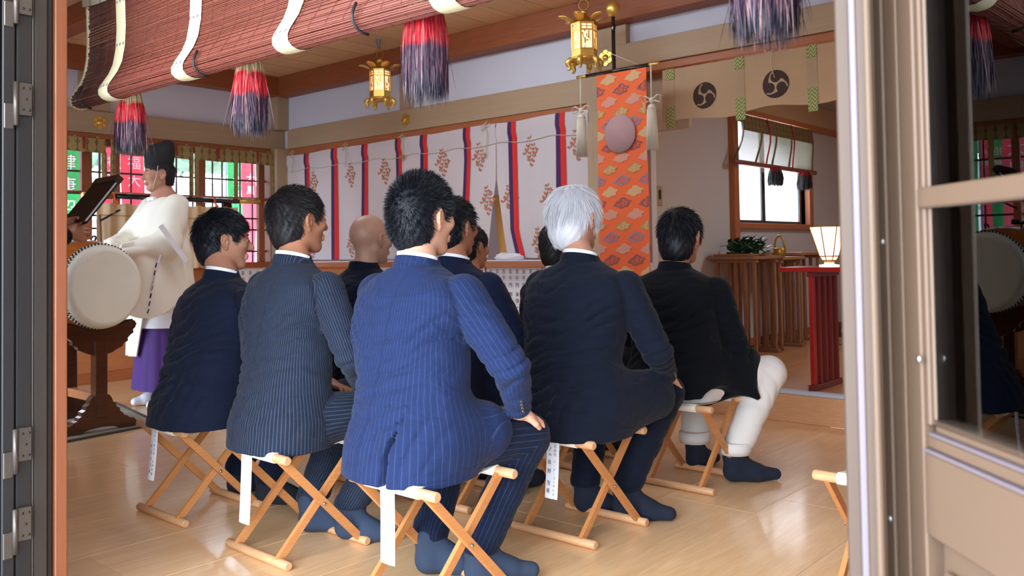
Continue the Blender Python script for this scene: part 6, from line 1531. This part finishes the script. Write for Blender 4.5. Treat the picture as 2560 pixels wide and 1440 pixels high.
men['m7'] = seated_man('white haired man in a plain dark navy suit, hand on his right knee', (2.67, 2.00), dict(
    head=(2.830, 2.130, 1.185), hyaw=-.08, hpitch=.03, hs=1.0, skin='skin', chest=(2.770, 2.075, 0.915), hip=(-.005, 0.045), w=.220, dp=.140,
    sh=[(2.785, 2.280, 0.885), (2.785, 1.870, 0.885)], el=[(2.850, 2.347, 0.650), (2.840, 1.768, 0.665)], wr=[(3.030, 2.203, 0.540), (3.010, 1.827, 0.545)],
    kn=[(3.060, 2.200, 0.480), (3.050, 1.865, 0.475)], an=[(2.845, 2.125, 0.100), (2.885, 1.965, 0.100)], to=[(2.930, 2.030, 0.030), (2.950, 1.795, 0.030)],
    hand=[((1, -.2, -.2), (.2, 0, 1), -1), ((.8, .3, -.45), (.5, -.1, .85), 1, .8)], suit='suit_night', sock='sock_navy', hem=.365, flare=1.10, drape=[((.0, -.08, .47), (.24, -.15, .485), .135, .100), ((.0, .10, .47), (.2, .15, .485), .12, .100)],
    vent=(.045, .55, .012), buttons=[(1, (-.4, -.9, .1))], hairmat='hair_white', hair=dict(th=.013, up=.017, nape=-.098, front=.040, n=9000, stand=.12, lay=1.0, len=.048, jit=.05, bend=.5, w=.0011, whorl=(-.03, .0, .115), fall=1, sag=.35), seed=15, vox=.0045, hemz=.105,
    folds=[((-.15, -.02, .63), .17, (.0, .15, 1), .05, .005)]))
men['m9'] = seated_man('man with wavy black hair, black jacket and cream trousers, at the right', (3.53, 2.00), dict(
    head=(3.660, 2.130, 1.115), hyaw=-.02, hpitch=.03, hs=1.0, skin='skin_tan', chest=(3.600, 2.140, 0.865), hip=(-.005, 0.090), w=.228, dp=.150, glasses=True,
    sh=[(3.615, 2.350, 0.835), (3.615, 1.930, 0.835)], el=[(3.660, 2.417, 0.620), (3.660, 1.862, 0.600)], wr=[(3.860, 2.215, 0.530), (3.860, 1.975, 0.530)],
    kn=[(3.900, 2.200, 0.480), (3.800, 1.775, 0.475)], an=[(3.720, 2.120, 0.100), (3.625, 1.875, 0.100)], to=[(3.880, 2.100, 0.030), (3.760, 1.735, 0.030)],
    hand=[((1, -.4, -.2), (.2, 0, 1), -1), ((1, .6, -.2), (.1, 0, 1), 1)], suit='jacket_black', pants='trouser_cream', cuff=1, sock='sock_navy', hem=.40, flare=1.08, drape=[((.0, .0, .47), (.19, -.12, .50), .14, .110), ((.12, -.15, .47), (.13, -.235, .385), .075, .014)], bite=[((-.06, -.17, .385), (.11, .10, .062))], legr=1.05, shirt=False,
    vent=(-.12, .54, .022), hairmat='hair_black', hair=dict(th=.016, up=.016, nape=-.100, front=.036, n=10000, stand=.16, lay=.9, len=.034, jit=.16, bend=.5, w=.0011, fall=1), seed=17, vox=.0055, hemz=.13))
# ---------------- the priest in white robe, standing behind the drum
def priest():
    rx, ry = 3.03, 5.98; c = (0, -.0, 0)
    hc = (-.015, 0, 1.585); R = rotm(math.radians(168), .06, 0); yaw = math.radians(168)
    P = head_prims(hc, R, .96)
    nk = tuple(V3(*hc)+R@V3(-.03, 0, -.05)); P += [(Cap(nk, (.03, 0, 1.42), .050, .056), .02, 'u'), (Cap((.03, 0, 1.40), (.02, 0, 1.0), .10, .09), .03, 'u'), (Cap((.02, 0, 1.0), (.02, 0, .9), .10, .09), .03, 'u')]
    sh = [(.03, .18, 1.36), (.02, -.18, 1.36)]; el = [(-.12, .22, 1.12), (-.08, -.24, 1.10)]; wr = [(-.34, .02, 1.10), (-.33, -.16, 1.06)]
    for k in (0, 1):
        P += [(Cap((.03, 0, 1.38), sh[k], .06, .05), .03, 'u'), (Cap(sh[k], el[k], .045, .04), .02, 'u'), (Cap(el[k], wr[k], .038, .026), .02, 'u')]
        sg = (1, -1)[k]; P += [(Cap((.02, sg*.08, .92), (.02, sg*.09, .48), .085, .06), .03, 'u'), (Cap((.02, sg*.09, .48), (.03, sg*.09, .08), .055, .035), .02, 'u')]
        P += hand_prims(wr[k], (-1, -.1, -.3), (-.2, 0, 1), (1, -1)[k], .7, .95)
    b = sdf_obj('person', P, .0055, 'skin', None, (rx, ry, 0)); tagit(b, 'priest in a cream robe and tall black hat standing behind the drum', 'person')
    face_bits(b, hc, R, .96); hair(b, hc, R, .96, 'hair_black', dict(th=.006, up=.004, nape=-.06, front=.030, n=1500, stand=.1, lay=1, len=.015, vox=.005, w=.001), 21)
    # tall lacquered gauze hat
    m = MB(); T = lambda p: tuple(V3(*hc)+R@V3(*p)*.96)
    rows = [(.094, .078, .055, -.012), (.100, .084, .075, -.014), (.104, .086, .11, -.018), (.106, .084, .155, -.022), (.098, .074, .195, -.028), (.085, .058, .222, -.034), (.06, .035, .236, -.04), (.02, .012, .240, -.045)]
    def hp(a, v):
        i = min(int(v*(len(rows)-1)), len(rows)-2); t = v*(len(rows)-1)-i; q = [rows[i][k]+(rows[i+1][k]-rows[i][k])*t for k in range(4)]
        an = 2*math.pi*a; rp_ = 1+.02*math.sin(an*3+v*7)+.012*math.sin(an*8+v*20)
        return T((q[3]+q[0]*math.cos(an)*rp_, q[1]*math.sin(an)*rp_, q[2]-.012*math.cos(an)))
    m.grid(hp, 40, 28); m.grid(lambda a, v: T((-.012+.097*math.cos(2*math.pi*a), .081*math.sin(2*math.pi*a), .040+.030*v-.010*math.cos(2*math.pi*a))), 40, 2)
    m.build('hat', 'hat_black', b, loc=(0, 0, 0))
    m = MB(); m.tube([T((.02, -.086, .06)), T((.030, -.080, .0)), T((.046, -.062, -.06)), T((.052, -.03, -.108)), T((.055, 0, -.118)), T((.052, .03, -.108)), T((.046, .062, -.06)), T((.03, .08, 0)), T((.02, .086, .06))], .0026, 6); m.build('chin_cord', 'white_cord', b, loc=(0, 0, 0), fixn=False)
    # robe: wide body, huge sleeves
    rows = [(.40, .02, .0, .10, .10), (.50, .02, 0, .16, .17), (.75, .02, 0, .185, .235), (1.0, .01, 0, .17, .235), (1.20, .01, 0, .15, .225), (1.32, .02, 0, .13, .21), (1.38, .025, 0, .105, .17), (1.42, .03, 0, .085, .11), (1.45, .03, 0, .068, .075)]
    J = [(Loft(rows, 2.2), .02, 'u')]
    for k in (0, 1): J += [(Cap(sh[k], el[k], .085, .085), .04, 'u'), (Cap(el[k], (wr[k][0]+.02, wr[k][1], wr[k][2]), .085, .055), .04, 'u')]
    J.append((Cap(tuple(V3(*hc)), (.03, 0, 1.40), .052, .056), .004, 'cut'))
    def rf(F, X, Y, Z):
        fold = 1-np.abs(np.sin(Y*17+X*11+Z*3.2+.8*np.sin(Z*6))); q = F+(.020*fold*fold-.006)*np.clip((1.42-Z)*2.2, 0, 1)+.003*np.sin(Z*33+Y*21)*np.sin(X*15)
        return np.maximum(q, (.62-.9*np.clip(X+.16, -.2, .24))-Z+.0*Y)
    sdf_obj('robe', J, .007, 'robe_cream', b, post=rf)
    def sleeve(e, w, sg):   # hanging sleeve bag below the forearm
        e, w = V3(*e), V3(*w); m = MB()
        def fp(u, v):
            top = e+(w-e)*u*1.05+V3(0, 0, .05); dn = .10+.40*v*(.75+.25*math.sin(u*3))
            return tuple(top+V3(.06*v*(1-u)+.012*math.sin(v*9+u*4), sg*.02*math.sin(u*8+v*5), -dn*v*1.05))
        m.sheet(fp, 18, 18, .012, (0, sg, 0)); return m.build('sleeve', 'robe_cream', b, loc=(0, 0, 0))
    sleeve((-.02, -.27, 1.14), (-.33, -.17, 1.06), -1); sleeve((-.04, .22, 1.16), (-.34, .03, 1.09), 1)
    m = MB(); m.sheet(lambda u, v: (-.185+.17*v+.03*u-.0, -.335-.02*v, 1.215-.24*v+.02*u-.0), 3, 12, .004, (0, -1, 0)); m.build('sleeve_trim', 'robe_white', b, loc=(0, 0, 0))
    # lapped front panel ending in a point, purple lacing, round collar
    m = MB(); m.sheet(lambda u, v: (-.155-.02*v+.008*math.sin(u*9), -.22+.36*u*(1-.55*v)+.20*v, 1.05-.70*v), 14, 14, .008, (-1, 0, 0)); m.build('front_panel', 'robe_cream', b, loc=(0, 0, 0))
    m = MB(); m.tube([(-.06, -.235, 1.24), (-.11, -.262, 1.10), (-.16, -.275, .96), (-.19, -.245, .80)], .006, 6)
    m.build('sleeve_cord', 'robe_white', b, loc=(0, 0, 0), fixn=False)
    for q in range(7):
        t = q/6; m = MB(); m.beam((-.165-.03*t, -.275+.05*t, .98-.30*t), (-.172-.03*t, -.270+.05*t, .95-.30*t), .012, .004, (1, 0, 0)); m.build('purple_lacing', 'stripe_purple', b, loc=(0, 0, 0))
    m = MB(); m.lathe([(.066, 1.43), (.068, 1.455), (.060, 1.462)], (.028, 0, 0), 28, 'z', 1.05, 1.1); m.bbox(-.075, -.05, -.05, .05, 1.405, 1.43); m.build('robe_collar', 'robe_white', b, loc=(0, 0, 0))
    # white underskirt hem and purple hakama with pleats
    m = MB(); m.grid(lambda a, v: (.015+(.155+.02*v)*math.cos(2*math.pi*a), (.205+.02*v)*math.sin(2*math.pi*a), .74-.20*v), 40, 4); m.build('under_robe', 'robe_white', b, loc=(0, 0, 0), fixn=False)
    def hk(a, v):
        an = 2*math.pi*a; pl_ = 1+(.07*abs(math.sin(an*7)))*v
        return (.015+(.145+.03*v)*pl_*math.cos(an), (.19+.055*v)*pl_*math.sin(an), .66-.56*v-.02*math.cos(an))
    m = MB(); m.grid(hk, 112, 8); m.build('hakama', 'purple_cloth', b, loc=(0, 0, 0), fixn=False)
    for sg in (1, -1):
        fp = foot_prims((.04, sg*.10, .038), (-.13, sg*.11, .03)); sdf_obj('tabi_sock', fp, .006, 'tabi', b, post=lambda F, X, Y, Z: np.maximum(F, .004-Z)+.0*X)
    return b
PR = priest(); PR.scale = (1.03,)*3
# ---------------- the reader in black whose hands hold a folder, mostly behind the jamb
def reader():
    rx, ry = 1.42, 4.45
    hc = (.05, 0, 1.575); R = rotm(-.05, .25, 0)
    P = head_prims(hc, R, .96); nk = tuple(V3(*hc)+R@V3(-.03, 0, -.05)); P += [(Cap(nk, (.0, 0, 1.41), .050, .056), .02, 'u'), (Cap((0, 0, 1.40), (0, 0, .95), .10, .10), .03, 'u')]
    sh = [(.0, .19, 1.36), (.0, -.19, 1.36)]; el = [(.04, .24, 1.10), (.06, -.24, 1.08)]; wr = [(.33, .06, 1.20), (.345, -.045, 1.165)]
    for k in (0, 1):
        sg = (1, -1)[k]; P += [(Cap((0, 0, 1.38), sh[k], .06, .05), .03, 'u'), (Cap(sh[k], el[k], .045, .04), .02, 'u'), (Cap(el[k], wr[k], .038, .027), .02, 'u'), (Cap((0, sg*.09, .92), (0, sg*.10, .48), .085, .06), .03, 'u'), (Cap((0, sg*.10, .48), (0, sg*.10, .08), .055, .035), .02, 'u'), (Cap((0, sg*.10, .06), (.14, sg*.11, .03), .032, .02), .02, 'u')]
    P += hand_prims(wr[0], (.9, -.25, .25), (.1, .9, .3), -1, .9, 1.0); P += hand_prims(wr[1], (.9, .25, .35), (-.1, -.9, .45), 1, .9, 1.0)
    b = sdf_obj('person', P, .0045, 'skin_tan', None, (rx, ry, 0)); tagit(b, 'reader in black at the left edge, only hands and cuff showing beside the jamb', 'person')
    face_bits(b, hc, R, .96); hair(b, hc, R, .96, 'hair_black', dict(n=1500, vox=.006), 23)
    J = [(Loft([(.74, 0, 0, .15, .21), (.95, 0, 0, .13, .19), (1.2, -.01, 0, .14, .21), (1.34, 0, 0, .12, .205), (1.40, 0, 0, .09, .14), (1.45, 0, 0, .065, .075)], 2.3), .02, 'u')]
    for k in (0, 1): J += [(Cap(sh[k], el[k], .072, .062), .03, 'u'), (Cap(el[k], tuple(V3(*wr[k])*.86+V3(*el[k])*.14), .062, .048), .02, 'u')]
    J.append((Cap(hc, (0, 0, 1.40), .052, .056), .004, 'cut')); sdf_obj('jacket', J, .008, 'suit_black', b, post=wrinkles([(el[1], .1, (1, 0, 0), .04, .005)]))
    Tt = []
    for sg in (1, -1): Tt += [(Cap((0, sg*.09, .92), (0, sg*.10, .48), .105, .080), .03, 'u'), (Cap((0, sg*.10, .48), (0, sg*.10, .12), .075, .068), .02, 'u')]
    sdf_obj('trousers', Tt, .009, 'suit_black', b)
    for sg in (1, -1): sdf_obj('sock', foot_prims((0, sg*.10, .038), (.16, sg*.11, .03)), .007, 'sock_black', b, post=lambda F, X, Y, Z: np.maximum(F, .004-Z)+.0*X)
    f = empty('folder', (1.90, 4.50, 1.33), 'dark grey folder held up by two hands at the left edge', 'folder')
    ax = V3(.62, .05, .78); ax /= np.linalg.norm(ax); lt = V3(.15, -.98, .05); lt /= np.linalg.norm(lt); nn = np.cross(ax, lt)
    def slab(m, a0, a1, b0, b1, c0, c1):
        vs = [tuple(ax*a+lt*b_+nn*c) for a in (a0, a1) for b_ in (b0, b1) for c in (c0, c1)]; m.add(vs, [(0, 1, 3, 2), (4, 6, 7, 5), (0, 4, 5, 1), (2, 3, 7, 6), (0, 2, 6, 4), (1, 5, 7, 3)])
    m = MB(); slab(m, -.13, .16, -.10, .10, 0, .006); m.build('cover', 'black_plastic', f, loc=(0, 0, 0)); m = MB(); slab(m, -.13, .16, -.10, .10, .018, .024); m.build('cover', 'black_plastic', f, loc=(0, 0, 0))
    m = MB(); slab(m, -.12, .15, -.095, .095, .008, .017); m.build('papers', 'paper', f, loc=(0, 0, 0))
    m = MB(); slab(m, .13, .17, -.10, .10, -.006, .03); m.build('clip', 'hinge_steel', f, loc=(0, 0, 0))
    p = MB((1.95, 4.42, 1.25)); p.tube([(1.93, 4.42, 1.235), (2.03, 4.44, 1.29)], .005, 8); p.tube([(2.015, 4.437, 1.282), (2.035, 4.441, 1.293)], .006, 8); p.build('pen', 'black_plastic', label='dark pen held below the folder', cat='pen')
reader()
